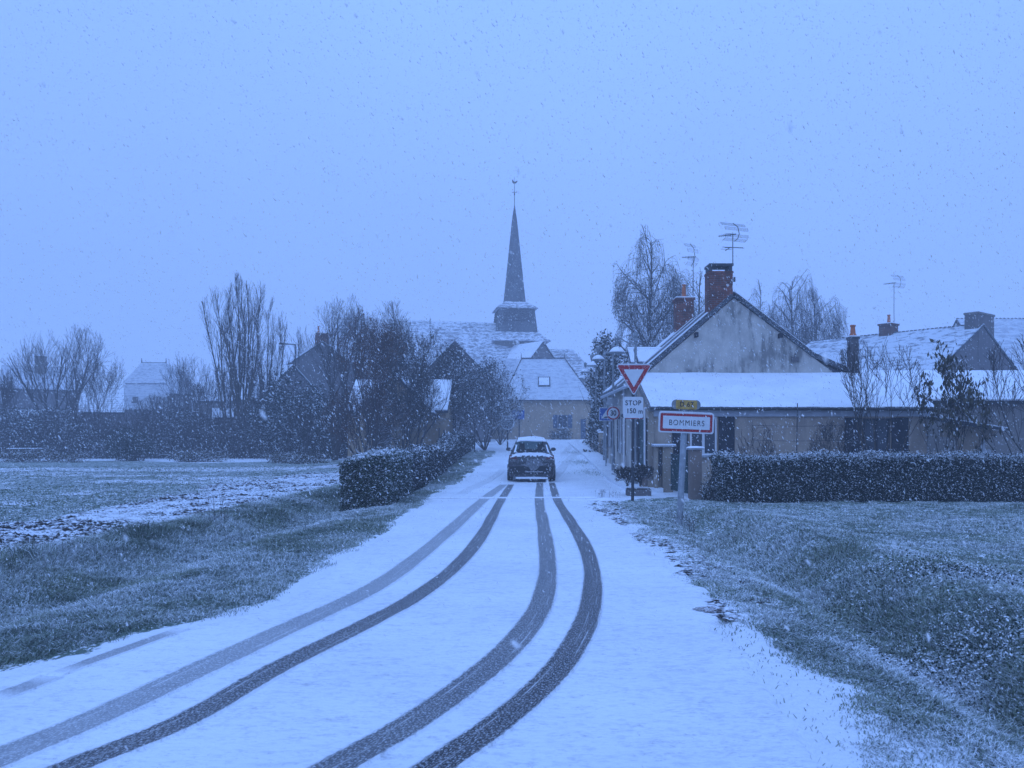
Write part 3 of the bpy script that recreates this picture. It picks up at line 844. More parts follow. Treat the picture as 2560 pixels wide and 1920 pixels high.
# ---------------------------------------------------------------- trees
KINDS_ = {
 'round': dict(lead=1, lv=[dict(L=.36, n=5, k=7, a=(30, 60), w=.06, t=.05, s=2), dict(L=.56, n=8, k=9, a=(18, 42), w=.12, t=.10, s=1),
                   dict(L=.26, n=6, k=6, a=(18, 45), w=.15, t=.12, s=1), dict(L=.12, n=4, k=4, a=(18, 40), w=.15, t=.10, s=1), dict(L=.06, n=2, k=0, a=(0, 0), w=.1, t=.1, s=9)]),
 'vase': dict(lead=6, spread=24, lv=[dict(L=.6, n=8, k=8, a=(12, 30), w=.07, t=.09, s=2), dict(L=.36, n=7, k=7, a=(15, 35), w=.10, t=.14, s=1),
                   dict(L=.18, n=5, k=5, a=(15, 40), w=.12, t=.12, s=1), dict(L=.08, n=3, k=2, a=(15, 40), w=.1, t=.1, s=1), dict(L=.04, n=2, k=0, a=(0, 0), w=.1, t=.1, s=9)]),
 'open': dict(lead=7, spread=46, lv=[dict(L=.75, n=8, k=6, a=(12, 30), w=.08, t=.11, s=2), dict(L=.40, n=7, k=5, a=(15, 38), w=.11, t=.13, s=1),
                   dict(L=.20, n=5, k=4, a=(15, 40), w=.12, t=.10, s=1), dict(L=.09, n=3, k=0, a=(0, 0), w=.1, t=.1, s=9)]),
 'poplar': dict(lead=9, spread=17, lv=[dict(L=.98, n=14, k=22, a=(10, 24), w=.045, t=.10, s=3), dict(L=.17, n=6, k=5, a=(10, 25), w=.08, t=.22, s=1),
                   dict(L=.09, n=4, k=3, a=(12, 30), w=.10, t=.15, s=1), dict(L=.05, n=2, k=0, a=(0, 0), w=.1, t=.1, s=9)]),
 'birch': dict(lead=1, lv=[dict(L=.98, n=14, k=26, a=(28, 50), w=.03, t=.10, s=3), dict(L=.42, n=9, k=9, a=(20, 45), w=.08, t=.02, s=1),
                   dict(L=.17, n=6, k=5, a=(20, 50), w=.12, t=-.22, s=1), dict(L=.15, n=6, k=2, a=(10, 30), w=.10, t=-.55, s=1), dict(L=.08, n=3, k=0, a=(0, 0), w=.1, t=-.8, s=9)]),
 'shrub': dict(lead=14, spread=42, lv=[dict(L=.85, n=7, k=7, a=(15, 40), w=.10, t=.05, s=1), dict(L=.4, n=6, k=6, a=(15, 45), w=.14, t=.06, s=1),
                   dict(L=.2, n=4, k=4, a=(20, 45), w=.15, t=.05, s=1), dict(L=.1, n=2, k=0, a=(0, 0), w=.1, t=.0, s=9)]),
 'sapling': dict(lead=1, lv=[dict(L=.35, n=4, k=5, a=(18, 38), w=.05, t=.05, s=2), dict(L=.62, n=8, k=8, a=(15, 38), w=.10, t=.10, s=1),
                   dict(L=.30, n=6, k=5, a=(15, 40), w=.12, t=.12, s=1), dict(L=.13, n=3, k=2, a=(15, 40), w=.12, t=.10, s=1), dict(L=.06, n=2, k=0, a=(0, 0), w=.1, t=.1, s=9)]),
}
def grow(kind, H, r0, env, rd, thin=1.0):
    """env(x,z) in fractions of H -> True when inside the crown's outline"""
    Kd = KINDS_[kind]; lv = Kd['lv']; segs = []; tips = []
    g = rd.gauss
    def nrm(x, y, z):
        l = math.sqrt(x * x + y * y + z * z) + 1e-9; return x / l, y / l, z / l
    def side(d, ang, rot):
        x, y, z = d
        if abs(z) < .9: ax, ay, az = nrm(y, -x, 0)
        else: ax, ay, az = nrm(0, z, -y)
        bx, by, bz = y * az - z * ay, z * ax - x * az, x * ay - y * ax
        c, s_ = cos(ang), sin(ang); cr, sr = cos(rot), sin(rot)
        return nrm(x * c + (ax * cr + bx * sr) * s_, y * c + (ay * cr + by * sr) * s_, z * c + (az * cr + bz * sr) * s_)
    def br(p, d, L, r, l):
        P = lv[l]; n = P['n']; st = L / n; kids = P['k'] * thin; s0 = P['s']
        rr = r
        for i in range(n):
            w = P['w']
            d = nrm(d[0] + g(0, w), d[1] + g(0, w), d[2] + g(0, w) + P['t'] * (1 if l else .5))
            q = (p[0] + d[0] * st, p[1] + d[1] * st, p[2] + d[2] * st)
            r2 = max(r * (1 - .75 * (i + 1) / n), .003)
            if (l > 0 or (ld > 1 and i > 3)) and not env(q[0] / H, q[1] / H, q[2] / H): break
            if ld == 1 and l == 0 and i > n * .6 and q[2] > H * .97: break
            segs.append((p, q, rr, r2, l))
            if l >= len(lv) - 2: tips.append(q)
            if kids and i >= s0:
                m = kids / (n - s0)
                m = int(m) + (rd.random() < m - int(m))
                for _ in range(m):
                    ang = radians(rd.uniform(*P['a'])); 
                    Lc = lv[l + 1]['L'] * H * rd.uniform(.6, 1.1) * (1 - .35 * i / n)
                    br(q, side(d, ang, rd.uniform(0, 2 * pi)), Lc, min(r2 * .62, r * .5), l + 1)
            p = q; rr = r2
        if kids and l < len(lv) - 1 and l > 0:
            br(p, d, lv[l + 1]['L'] * H * .8, rr * .8, l + 1)
        elif kids and l == 0:
            for _ in range(2):
                br(p, side(d, radians(12), rd.uniform(0, 6)), lv[1]['L'] * H * .6, rr * .8, 1)
    ld = Kd['lead']
    for i in range(ld):
        if ld == 1: d = (g(0, .03), g(0, .03), 1)
        else:
            a = 2 * pi * i / ld + g(0, .3); s_ = radians(Kd['spread'] * rd.uniform(.15, 1.05)); d = (sin(s_) * cos(a), sin(s_) * sin(a), cos(s_))
        br((g(0, .03) * (ld > 1), g(0, .03) * (ld > 1), 0), nrm(*d), lv[0]['L'] * H * (1 if ld == 1 else rd.uniform(.72, 1.0)), r0, 0)
    return segs, tips
def tubes(name, segs, base, mat, parent, rmin):
    A = np.array([s[0] for s in segs]) + base; B = np.array([s[1] for s in segs]) + base
    ra = np.maximum(np.array([s[2] for s in segs]), rmin); rb = np.maximum(np.array([s[3] for s in segs]), rmin)
    D = B - A; D /= np.linalg.norm(D, axis=1)[:, None] + 1e-9
    up = np.where(np.abs(D[:, 2:3]) < .9, np.array([[0, 0, 1.]]), np.array([[1., 0, 0]]))
    E = np.cross(D, up); E /= np.linalg.norm(E, axis=1)[:, None]; G = np.cross(D, E)
    n = 5 if ra.max() > .04 else 3
    V = []
    for Pp, rr in ((A, ra), (B, rb)):
        for i in range(n):
            a = 2 * pi * i / n + .3
            V.append(Pp + (E * cos(a) + G * sin(a)) * rr[:, None])
    V = np.stack(V, 1)
    m = len(segs); fs = [(i, (i + 1) % n, n + (i + 1) % n, n + i) for i in range(n)]
    Fc = (np.arange(m) * 2 * n)[:, None, None] + np.array(fs)[None]
    return fastmesh(name, V, Fc.reshape(-1, 4), mat, parent=parent)
def ell(cx, cz, rx, rz, ry=None, rag=.15, seed=0, power=2.0):
    ph = [seed * 1.7 + i for i in range(6)]
    ry = ry or rx
    def f(x, y, z):
        dx, dy, dz = (x - cx) / rx, y / ry, (z - cz) / rz
        a = math.atan2(dz, dx)
        k = 1 + rag * (sin(3 * a + ph[0]) * .5 + sin(7 * a + ph[1] + 2 * y) * .4 + sin(17 * a + ph[2] + 5 * y) * .35)
        return abs(dx) ** power + abs(dy) ** power + abs(dz) ** power < k
    return f
TREE_N = [0]
def tree(px, base_py, top_py, Y, kind, label, cat="tree", group=None, r0=.12, env=None, mat="twigs", tmat="bark", name="bare_tree",
         leaves=None, zbase=None, rmin=None, seed=None, dens=1.0):
    TREE_N[0] += 1; sd = seed or TREE_N[0] * 31
    rd = random.Random(sd)
    x, y, zt = at(px, top_py, Y)
    zb = zbase if zbase is not None else float(ground_z(x, Y))
    H = zt - zb
    t_ = thing(name, (x, Y, zb - .05), label, cat, group)
    env = env or ell(0, .62, .38, .40, seed=sd)
    segs, tips = grow(kind, H / .97, r0, env, rd, dens)
    base = np.array([x, Y, zb - .05])
    rm = rmin if rmin is not None else .22 * Y / F * 1.0
    tr = [s for s in segs if s[4] <= (1 if KINDS_[kind]['lead'] == 1 else 0)]; cr = [s for s in segs if s[4] > (1 if KINDS_[kind]['lead'] == 1 else 0)]
    tubes("trunk", tr, base, tmat, t_, rm * 1.5)
    tubes("crown", cr, base, mat, t_, rm)
    if leaves:
        n, size, lm, snow, jit = leaves[:5]
        r = np.random.default_rng(sd); T = np.array(tips)[r.integers(0, len(tips), n)] + r.normal(0, jit, (n, 3))
        leafmesh("foliage", T + base, size, lm, t_, sd, snow, aspect=.45, droop=leaves[5] if len(leaves) > 5 else None)
    return t_

def bush(name, label, centers, n, leaf, mat, cat="bush", snow=.3, group=None, seed=1, twig=True, thick=.9, tone=None):
    r = np.random.default_rng(seed)
    x, y = centers[0][0], centers[0][1]
    zb = float(ground_z(x, y))
    t_ = thing(name, (x, y, zb), label, cat, group)
    P, lump = blob_points(n, centers, r, thick)
    keep = r.random(n) < sm(.28, .52, lump) + .25
    P = P[keep]; P[:, 2] = np.maximum(P[:, 2], ground_z(P[:, 0], P[:, 1]) + .02)
    leafmesh("foliage", P, leaf, mat, t_, seed, snow, tone=tone)
    if twig:
        rd = random.Random(seed); mb = MB()
        for i in range(26):
            c = centers[rd.randrange(len(centers))]
            tip = (c[0] + rd.gauss(0, .6) * c[3], c[1] + rd.gauss(0, .5) * c[4], c[2] + c[5] * rd.uniform(.3, 1.12))
            b = (c[0] + rd.gauss(0, .25) * c[3], c[1], zb - .05)
            m = tuple((b[k] + tip[k]) / 2 + rd.gauss(0, .12) for k in range(3))
            mb.tube(b, m, .03, .02, 4).tube(m, tip, .02, .006, 4)
        mb.build("stem", "bark", t_)
    return t_

# ---------------------------------------------------------------- buildings
def gable(t_, fr, w, l, he, hr, wall, roof, snow, oh=.25, ov=.2, th=.12, ur=None, st=.05, base=-.3, wname="wall"):
    ur = w / 2 if ur is None else ur
    d = np.array(fr(0, l, 0)) - np.array(fr(0, 0, 0))
    MB().prism([fr(0, 0, base), fr(w, 0, base), fr(w, 0, he), fr(ur, 0, hr), fr(0, 0, he)], d).build(wname, wall, t_)
    mb = MB(); ms = MB()
    for sgn, ue, uw in ((-1, 0, ur), (1, w, w - ur)):
        sl = (hr - he) / uw
        e = ue + sgn * oh; ze = he - sl * oh
        q = [fr(e, -ov, ze + .01), fr(ur, -ov, hr + .01), fr(ur, l + ov, hr + .01), fr(e, l + ov, ze + .01)]
        mb.slab(q, th)
        nn = th / math.cos(math.atan(sl)) + .012
        c = .03
        q = [fr(e - sgn * c * 0, -ov + c, ze + nn), fr(ur, -ov + c, hr + nn), fr(ur, l + ov - c, hr + nn), fr(e, l + ov - c, ze + nn)]
        ms.slab(q, st)
    ro = mb.build("roof", roof, t_)
    ms.build("snow_cover", snow, ro)
    return ro
def frustum(mb, fr, a, b, z0, z1):
    """a,b = (u0,u1,v0,v1) at the bottom and top"""
    vs = [fr(a[0], a[2], z0), fr(a[1], a[2], z0), fr(a[1], a[3], z0), fr(a[0], a[3], z0),
          fr(b[0], b[2], z1), fr(b[1], b[2], z1), fr(b[1], b[3], z1), fr(b[0], b[3], z1)]
    return mb.add(vs, [(3, 2, 1, 0), (4, 5, 6, 7), (0, 1, 5, 4), (1, 2, 6, 5), (2, 3, 7, 6), (3, 0, 4, 7)])
def chimney(t_, fr, u0, u1, v0, v1, z0, z1, mat, pots=(), cap=.06, capm="brick_dull", label=None, pot_h=.45):
    c = MB().fbox(fr, u0, u1, v0, v1, z0, z1).build("chimney", mat, t_, label=label)
    if cap:
        MB().fbox(fr, u0 - cap, u1 + cap, v0 - cap, v1 + cap, z1, z1 + .10).build("chimney_cap", capm, c)
        MB().fbox(fr, u0 - cap + .01, u1 + cap - .01, v0 - cap + .01, v1 + cap - .01, z1 + .10, z1 + .14).build("snow_cap", "snow", c)
    for (pu, pv) in pots:
        MB().lathe(fr(pu, pv, z1 + .12), [(.13, 0), (.13, .05), (.10, .10), (.075, pot_h - .08), (.10, pot_h - .05), (.10, pot_h)], 12).build("chimney_pot", "clay_pot", c)
    return c
def window(t_, fr, u0, u1, z0, z1, v=0.0, frame_m="white_paint", shutters=None, bars=1, sill=True, sw=None):
    g = MB().fbox(fr, u0 + .03, u1 - .03, v - .015, v + .02, z0 + .03, z1 - .03).build("window", "window_glass", t_)
    m = MB(); b = .055
    m.fbox(fr, u0, u1, v - .05, v + .01, z0, z0 + b).fbox(fr, u0, u1, v - .05, v + .01, z1 - b, z1)
    m.fbox(fr, u0, u0 + b, v - .05, v + .01, z0 + b, z1 - b).fbox(fr, u1 - b, u1, v - .05, v + .01, z0 + b, z1 - b)
    for i in range(bars):
        c = u0 + (u1 - u0) * (i + 1) / (bars + 1)
        m.fbox(fr, c - b * .7, c + b * .7, v - .055, v + .01, z0 + b, z1 - b)
    m.build("window_frame", frame_m, g)
    if sill:
        MB().fbox(fr, u0 - .06, u1 + .06, v - .12, v + .01, z0 - .07, z0 - .002).build("sill", "grey_paint", g)
        MB().fbox(fr, u0 - .05, u1 + .05, v - .115, v - .055, z0 - .001, z0 + .025).build("snow_cover", "snow", g)
    if shutters:
        sw = sw or (u1 - u0) / 2
        for a, b2 in ((u0 - .06 - sw, u0 - .06), (u1 + .06, u1 + .06 + sw)):
            s = MB().fbox(fr, a, b2, v - .07, v - .03, z0 - .02, z1 + .02)
            for zz in (z0 + .15, z1 - .2):
                s.fbox(fr, a + .03, b2 - .03, v - .09, v - .068, zz, zz + .07)
            s.build("shutter", shutters, t_)
    return g
def aerial(name, label, px, base_py, top_py, Y, boom, panels, group="television aerials on the chimneys", second=None, h=.7):
    x, y, zb = at(px, base_py, Y); zt = at(px, top_py, Y)[2]
    t_ = thing(name, (x, y, zb), label, "aerial", group)
    MB().tube((x, y, zb), (x, y, zt + .03), .018, .016, 6).build("mast", "aerial_metal", t_)
    bl, bz = boom
    mb = MB().tube((x + .12, y, zt), (x - bl, y - .15, zt + bz), .022, .008, 5)
    for i in range(7):
        f = i / 6; cx_ = x - bl * (.15 + .8 * f); cz = zt + bz * (.15 + .8 * f); L = .10 * (1.2 - .6 * f)
        mb.tube((cx_, y - .15 * f - L, cz + .02), (cx_, y - .15 * f + L, cz + .02), .010, .010, 4)
        mb.tube((cx_, y - .15 * f, cz), (cx_ + .02, y - .15 * f, cz - .07 * (1 - f * .5)), .010, .010, 4)
    mb.build("boom", "aerial_metal", t_)
    m = MB()
    w0, w1 = panels
    for k, (dz0, dz1, dx0, dx1) in enumerate(((h * .78, h, -.1, -.2), (h * .35, h * .62, 0.0, -.04), (-h * .30, -h * .05, 0, -.01), (-h * .68, -h * .45, -.12, -.03))):
        for i in range(4):
            f = i / 3; zz = zt + (dz0 + (dz1 - dz0) * f) * .6; dx = dx0 + (dx1 - dx0) * f if dz0 > 0 else dx0 + (dx1 - dx0) * f
            m.tube((x + w0 + dx, y - .1, zz + .02), (x + w1 + dx, y + .1, zz - .02), .0055, .0055, 3)
        for e, yy in ((w0, -.1), (w1, .1)):
            m.tube((x + e + dx0, y + yy, zt + dz0 * .6), (x + e + dx1, y + yy, zt + dz1 * .6), .0065, .0065, 3)
    cxm = x + (w0 + w1) / 2 + .03
    m.path([(cxm - .18, y, zt + h * .62), (cxm, y, zt + h * .4), (cxm + .05, y, zt), (cxm, y, zt - h * .25), (cxm - .12, y, zt - h * .42)], .014, 4)
    m.build("reflector", "aerial_metal", t_)
    if second:
        z2 = at(px, second, Y)[2]; m = MB()
        m.tube((x - .45, y - .3, z2 - .05), (x + .5, y + .35, z2 + .06), .010, .008, 4)
        m.tube((x - .3, y + .2, z2 + .07), (x + .35, y + .2, z2 + .05), .008, .008, 4).tube((x - .28, y, z2 + .0), (x + .4, y + .1, z2 + .02), .012, .008, 4)
        m.tube((x - .5, y - .3, z2 - .12), (x - .1, y - .2, z2 - .12), .007, .007, 4).tube((x - .27, y, z2 - .11), (x - .1, y, z2), .014, .014, 4)
        m.build("dipole", "aerial_metal", t_)
    return t_

W0 = frame(0, 0, 0, 0)
# --- the gabled cottage on the right and its low front extension
h1 = thing("cottage", (7.5, 27.3, 0), "gabled cottage with a stained gable and tall brick chimney, behind the low snowy roof", "house")
yf, yb = 27.3, 36.6
MB().prism([(4.05, yf, -.2), (11.14, yf, -.2), (11.14, yf, 3.86), (7.47, yf, 6.60), (4.05, yf, 3.66)], (0, yb - yf, 0)).build("gable_wall", "render_old", h1)
rf = MB(); sf = MB()
def strip_slab(mb, a, b, y0, y1, th):
    mb.slab([(a[0], y0, a[1]), (b[0], y0, b[1]), (b[0], y1, b[1]), (a[0], y1, a[1])], th)
ap = (7.47, 6.64)
strip_slab(rf, (3.80, 3.48), ap, yf - .06, yb + .2, .15)
strip_slab(rf, ap, (10.24, 4.52), yf - .10, yb + .2, .15)
strip_slab(rf, (10.24, 4.52), (11.95, 3.78), yf - .06, yb + .2, .16)
roof1 = rf.build("roof", "slate_dusted", h1)
strip_slab(sf, (3.78, 3.48 + .21), (6.55, 5.87 + .21), yf - .04, yf + .22, .04)
strip_slab(sf, (3.78, 3.48 + .20), (7.46, 6.64 + .20), yf + 3.4, yf + 3.7, .035)
strip_slab(sf, (3.78, 3.48 + .20), (7.46, 6.64 + .20), yf + 6.4, yf + 9.3, .035)
strip_slab(sf, (7.48, 6.64 + .20), (10.24, 4.52 + .20), yf - .02, yb + .16, .03)
sf.build("snow_cover", "snow", roof1)
MB().prism([(10.3, yf + .02, 4.4), (11.6, yf + .02, 3.85), (10.3, yf + .02, 3.7)], (0, .3, 0)).build("eave_board", "slate", h1)
# purlin ends under the verge
for (px, py) in ((1740, 836), (1950, 838)):
    x, y, z = at(px, py, 27.2)
    MB().box(x - .05, x + .05, 27.02, 27.3, z - .10, z + .06).build("purlin_end", "dark_wood", h1)
x, y, z = at(1989, 897, 27.2)
MB().box(x - .12, x + .12, 27.22, 27.3, z - .09, z + .08).tube((x, 27.24, z + .08), (x, 27.24, z + .2), .03, .02, 6).build("vent", "stone_dark", h1)
# big chimney
c1 = MB().box(6.61, 7.45, 27.34, 28.0, 4.85, 7.50).box(6.59, 7.47, 27.32, 28.02, 7.50, 7.57).build("chimney", "brick_red", h1)
MB().box(6.63, 6.72, 27.34, 27.98, 7.57, 7.76).box(7.33, 7.43, 27.34, 27.98, 7.57, 7.76).box(6.60, 7.47, 27.30, 28.04, 7.76, 7.84).build("chimney_cap", "slate", c1)
MB().lathe((7.03, 27.67, 7.57), [(.12, 0), (.12, .05), (.05, .07)], 10).build("chimney_pot", "slate", c1)
MB().box(7.46, 7.52, 27.25, 27.33, 7.18, 7.34).build("bracket", "dark_metal", c1)
chimney(h1, W0, 6.75, 7.50, 33.8, 34.5, 5.3, 7.66, "brick_red", [(7.12, 34.1)], .05, "brick_red", "smaller brick chimney with a clay pot", .6)
# dormer wing: its little roof slopes towards the street corner
dm = MB().box(4.45, 6.2, 31.05, 32.6, 4.0, 4.62).build("dormer", "slate", h1)
dr = MB().slab([(4.30, 30.75, 4.52), (6.6, 30.75, 4.52), (6.6, 31.75, 5.20), (4.30, 31.75, 5.20)], .07).build("dormer_roof", "slate", dm)
MB().slab([(4.31, 30.76, 4.62), (4.52, 30.76, 4.62), (4.52, 31.75, 5.29), (4.31, 31.75, 5.29)], .05).slab([(4.62, 30.80, 4.64), (6.5, 30.80, 4.64), (6.5, 31.70, 5.25), (4.62, 31.70, 5.25)], .05).slab([(4.31, 31.66, 5.24), (6.6, 31.66, 5.24), (6.6, 31.78, 5.32), (4.31, 31.78, 5.32)], .05).build("snow_cover", "snow", dr)
MB().box(4.40, 4.445, 31.2, 32.4, 4.1, 4.55).build("dormer_window", "window_glass", dm)
# street side: door with shutters, pipes, plinth (faces -x)
side = frame(4.05, 27.3, 0, 90)          # u runs away along the street, v towards the house
sidef = lambda u, v, z: (4.05 + v, 27.3 + u, z)
for a, b in ((3.1, 3.6), (4.9, 5.4), (7.2, 7.7), (8.6, 9.1)):
    zb_ = float(road_z(27.3 + a)) + .9
    MB().box(3.985, 4.045, 27.3 + a, 27.3 + b, zb_, zb_ + 1.5).build("shutter", "dark_wood", h1)
for a, b in ((3.65, 4.85), (7.75, 8.55)):
    zb_ = float(road_z(27.3 + a)) + .95
    w_ = MB().box(4.0, 4.045, 27.3 + a, 27.3 + b, zb_, zb_ + 1.4).build("window", "window_glass", h1)
    MB().box(3.98, 4.05, 27.3 + a, 27.3 + a + .06, zb_, zb_ + 1.4).box(3.98, 4.05, 27.3 + b - .06, 27.3 + b, zb_, zb_ + 1.4).box(3.98, 4.05, 27.3 + (a + b) / 2 - .03, 27.3 + (a + b) / 2 + .03, zb_, zb_ + 1.4).build("window_frame", "white_paint", w_)
MB().tube((3.93, 30.0, .15), (3.93, 30.0, 3.5), .045, n=8).build("drainpipe", "white_paint", h1)
MB().tube((3.93, 36.3, .3), (3.93, 36.3, 3.5), .045, n=8).build("drainpipe", "galvanised", h1)
gt = MB().tube((3.74, 27.2, 3.50), (3.74, 36.7, 3.50), .07, n=8).build("gutter", "gutter_grey", h1)

ex = thing("cottage_extension", (8.4, 24.3, 0), "low beige extension with a wide smooth snowy lean-to roof, behind the long hedge", "house")
MB().prism([(4.0, 24.3, -.2), (4.0, 27.28, -.2), (4.0, 27.28, 3.82), (4.0, 24.3, 2.62)], (8.75, 0, 0)).build("wall", "render_beige", ex)
rl = MB().slab([(3.98, 24.05, 2.56), (12.82, 24.05, 2.52), (12.82, 27.28, 3.84), (3.98, 27.28, 3.86)], .08).build("roof", "slate", ex)
# the snow sheet, gently uneven along its upper edge
nxs, nys = 70, 24
sx_ = np.linspace(3.97, 12.84, nxs); sy_ = np.linspace(23.98, 27.28, nys)
SX, SY = np.meshgrid(sx_, sy_)
SZ = 2.60 + (SY - 23.98) * (1.27 / 3.3) + .09 + (fbm(SX * .8, SY * .8) - .5) * .05 + (fbm(SX * 3, SY * 3) - .5) * .012
SZ[0] -= .06
idx = np.arange(SX.size).reshape(SX.shape)
fastmesh("snow_cover", np.stack([SX, SY, SZ], -1), np.stack([idx[:-1, :-1], idx[:-1, 1:], idx[1:, 1:], idx[1:, :-1]], -1).reshape(-1, 4), "snow", parent=rl, smooth=True)
MB().tube((3.96, 24.0, 2.60), (12.84, 24.0, 2.56), .055, n=8).build("gutter", "dark_metal", ex)
MB().box(4.0, 12.8, 24.20, 24.295, 2.34, 2.53).build("fascia", "gutter_grey", ex)
MB().slab([(3.90, 24.0, 2.50), (3.97, 24.0, 2.50), (3.97, 27.28, 3.80), (3.90, 27.28, 3.80)], .16).build("barge_board", "stone_mid", ex)
MB().box(3.93, 4.10, 24.17, 24.32, -.1, 2.5).build("corner_pilaster", "render_tan", ex)
fe = frame(0, 24.3, 0, 0)
window(ex, fe, 5.26, 6.10, 1.12, 2.33, shutters="dark_wood", bars=1, sw=.50)
g2 = window(ex, fe, 10.72, 11.56, .95, 2.28, shutters="dark_wood", frame_m="dark_wood", bars=1, sw=.52)
# street side of the extension: tall dark doorway, shutters, downpipes
MB().box(3.955, 3.995, 24.75, 25.30, .12, 2.3).box(3.955, 3.995, 26.35, 26.9, .12, 2.3).build("shutter", "dark_wood", ex)
d_ = MB().box(3.97, 3.998, 25.34, 26.3, .12, 2.35).build("door", "green_wood", ex)
MB().box(3.93, 3.97, 25.8, 25.84, 1.0, 1.12).build("door_handle", "galvanised", d_)
MB().tube((3.88, 24.55, .45), (3.88, 24.55, 2.6), .035, n=8).tube((3.88, 24.55, 2.6), (3.96, 24.2, 2.62), .035, n=8).build("drainpipe", "white_paint", ex)
MB().tube((3.86, 27.05, .1), (3.86, 27.05, 3.5), .04, n=8).build("drainpipe", "white_paint", ex)
MB().box(3.72, 3.93, 24.42, 24.66, -.05, .45).build("plinth", "block_wall", ex)
MB().tube((3.93, 26.0, 2.62), (3.45, 26.0, 2.5), .02, n=6).lathe((3.42, 26.0, 2.33), [(.02, .2), (.13, .12), (.12, .05), (.05, 0)], 10).build("wall_lamp", "dark_metal", ex)

aerial("tv_aerial", "large grid television aerial on the tall brick chimney of the gabled cottage", 1832, 664, 585, 27.3, (.55, -.12), (-.28, .58), second=619, h=.62)
aerial("tv_aerial", "grid television aerial beside the small brick chimney, in front of the weeping birch", 1733, 758, 642, 34.6, (.55, -.06), (-.25, .25), h=.95)
aerial("tv_aerial", "grid television aerial on a tall mast over the long tiled roof", 2235, 812, 707, 47.3, (.72, -.12), (-.05, .75), h=.75)

b2 = thing("garage", (16.5, 26.6, 0), "long low grey-walled outhouse under a snowy roof, right of the beige extension", "outhouse")
gable(b2, frame(12.95, 34.6, 0, -90), 8.0, 10.0, 2.86, 4.12, "stone_mid", "slate", "snow", oh=.2, ov=.05)
chimney(b2, W0, 12.0, 12.3, 28.2, 28.5, 3.6, 5.25, "stone_dark", [(12.15, 28.35)], .03, "slate", "thin rendered flue with an orange pot", .42)
MB().box(17.3, 24, 24.6, 24.75, -.2, 1.32).build("side_wall", "stone_dark", b2); MB().box(17.28, 24.02, 24.57, 24.78, 1.32, 1.37).build("snow_cap", "snow", b2)

sh = thing("garden_shelter", (14.6, 23.6, 0), "small open garden shelter with a sloping snowy roof, behind the bronze-leaved tree", "shelter")
p0 = at(2337, 1046, 23.6); p1 = at(2497, 1072, 23.6)
roof_ = MB().slab([(p0[0], 23.1, p0[2] - .06), (p1[0], 23.1, p1[2] - .06), (p1[0], 24.5, p1[2] + .02), (p0[0], 24.5, p0[2] + .02)], .06).build("roof", "slate", sh)
MB().slab([(p0[0], 23.1, p0[2] + .01), (p1[0], 23.1, p1[2] + .01), (p1[0], 24.5, p1[2] + .09), (p0[0], 24.5, p0[2] + .09)], .03).build("snow_cover", "snow", roof_)
xl = at(2395, 1100, 23.7)[0]
pts = [(at(2330, 1170, 23.7)), (at(2448, 1170, 23.7)), (at(2450, 1110, 23.7)), (at(2482, 1094, 23.7)), (at(2494, 1078, 23.7)), (at(2440, 1068, 23.7)), (at(2362, 1056, 23.7)), (at(2355, 1092, 23.7)), (at(2395, 1094, 23.7)), (at(2402, 1130, 23.7)), (at(2330, 1130, 23.7))]
MB().prism([(p[0], 23.7, p[2]) for p in pts], (0, .15, 0)).build("wall", "render_tan", sh)
MB().box(at(2455, 0, 23.5)[0], at(2459, 0, 23.5)[0] + .02, 23.45, 23.55, 0, 1.6).box(at(2462, 0, 23.6)[0], at(2478, 0, 23.6)[0], 23.6, 23.7, 0, 1.3).build("post", "grey_paint", sh)
MB().box(at(2340, 0, 23.9)[0], at(2400, 0, 23.9)[0], 23.9, 24.2, -.1, .9).build("table", "old_wood", sh)

# --- houses behind on the right
h2 = thing("tiled_house", (25.7, 43, .3), "house with a long uneven tiled roof, dark stone gable and broad chimney", "house")
a2 = 37.7; ca, sa = cos(radians(a2)), sin(radians(a2))
f2 = frame(25.7 - ca * 6, 43 - sa * 6, 0, a2)
gable(h2, f2, 12.0, 10.5, 4.7, 7.72, "stone_dark", "slate", "tiled_snow", oh=.3, ov=.08)
chimney(h2, f2, 5.35, 7.45, -.02, .7, 5.5, 8.42, "stone_dark", (), .04, "stone_mid", "broad stone chimney on the gable")
chimney(h2, f2, 5.6, 6.5, 5.0, 5.75, 7.2, 8.38, "brick_dull", [(6.05, 5.35)], .06, "brick_dull", None, .55)
m = MB()
for i in range(44): m.lathe(f2(6.0, .1 + i * .24, 7.86), [(.09, 0), (.11, .08), (.03, .11)], 6)
m.build("ridge_tiles", "slate_dusted", h2)
h3 = thing("large_house", (37, 54, .4), "large pale-roofed house furthest right, behind the broad stone chimney", "house")
gable(h3, frame(30.6, 58.5, 0, -90), 9.0, 16, 5.0, 9.62, "stone_mid", "slate", "street_end_snow", oh=.3, ov=.2)
m = MB()
for i in range(60): m.lathe((30.5 + i * .27, 54, 9.74), [(.10, 0), (.12, .09), (.03, .13)], 6)
m.build("ridge_tiles", "slate_dusted", h3)
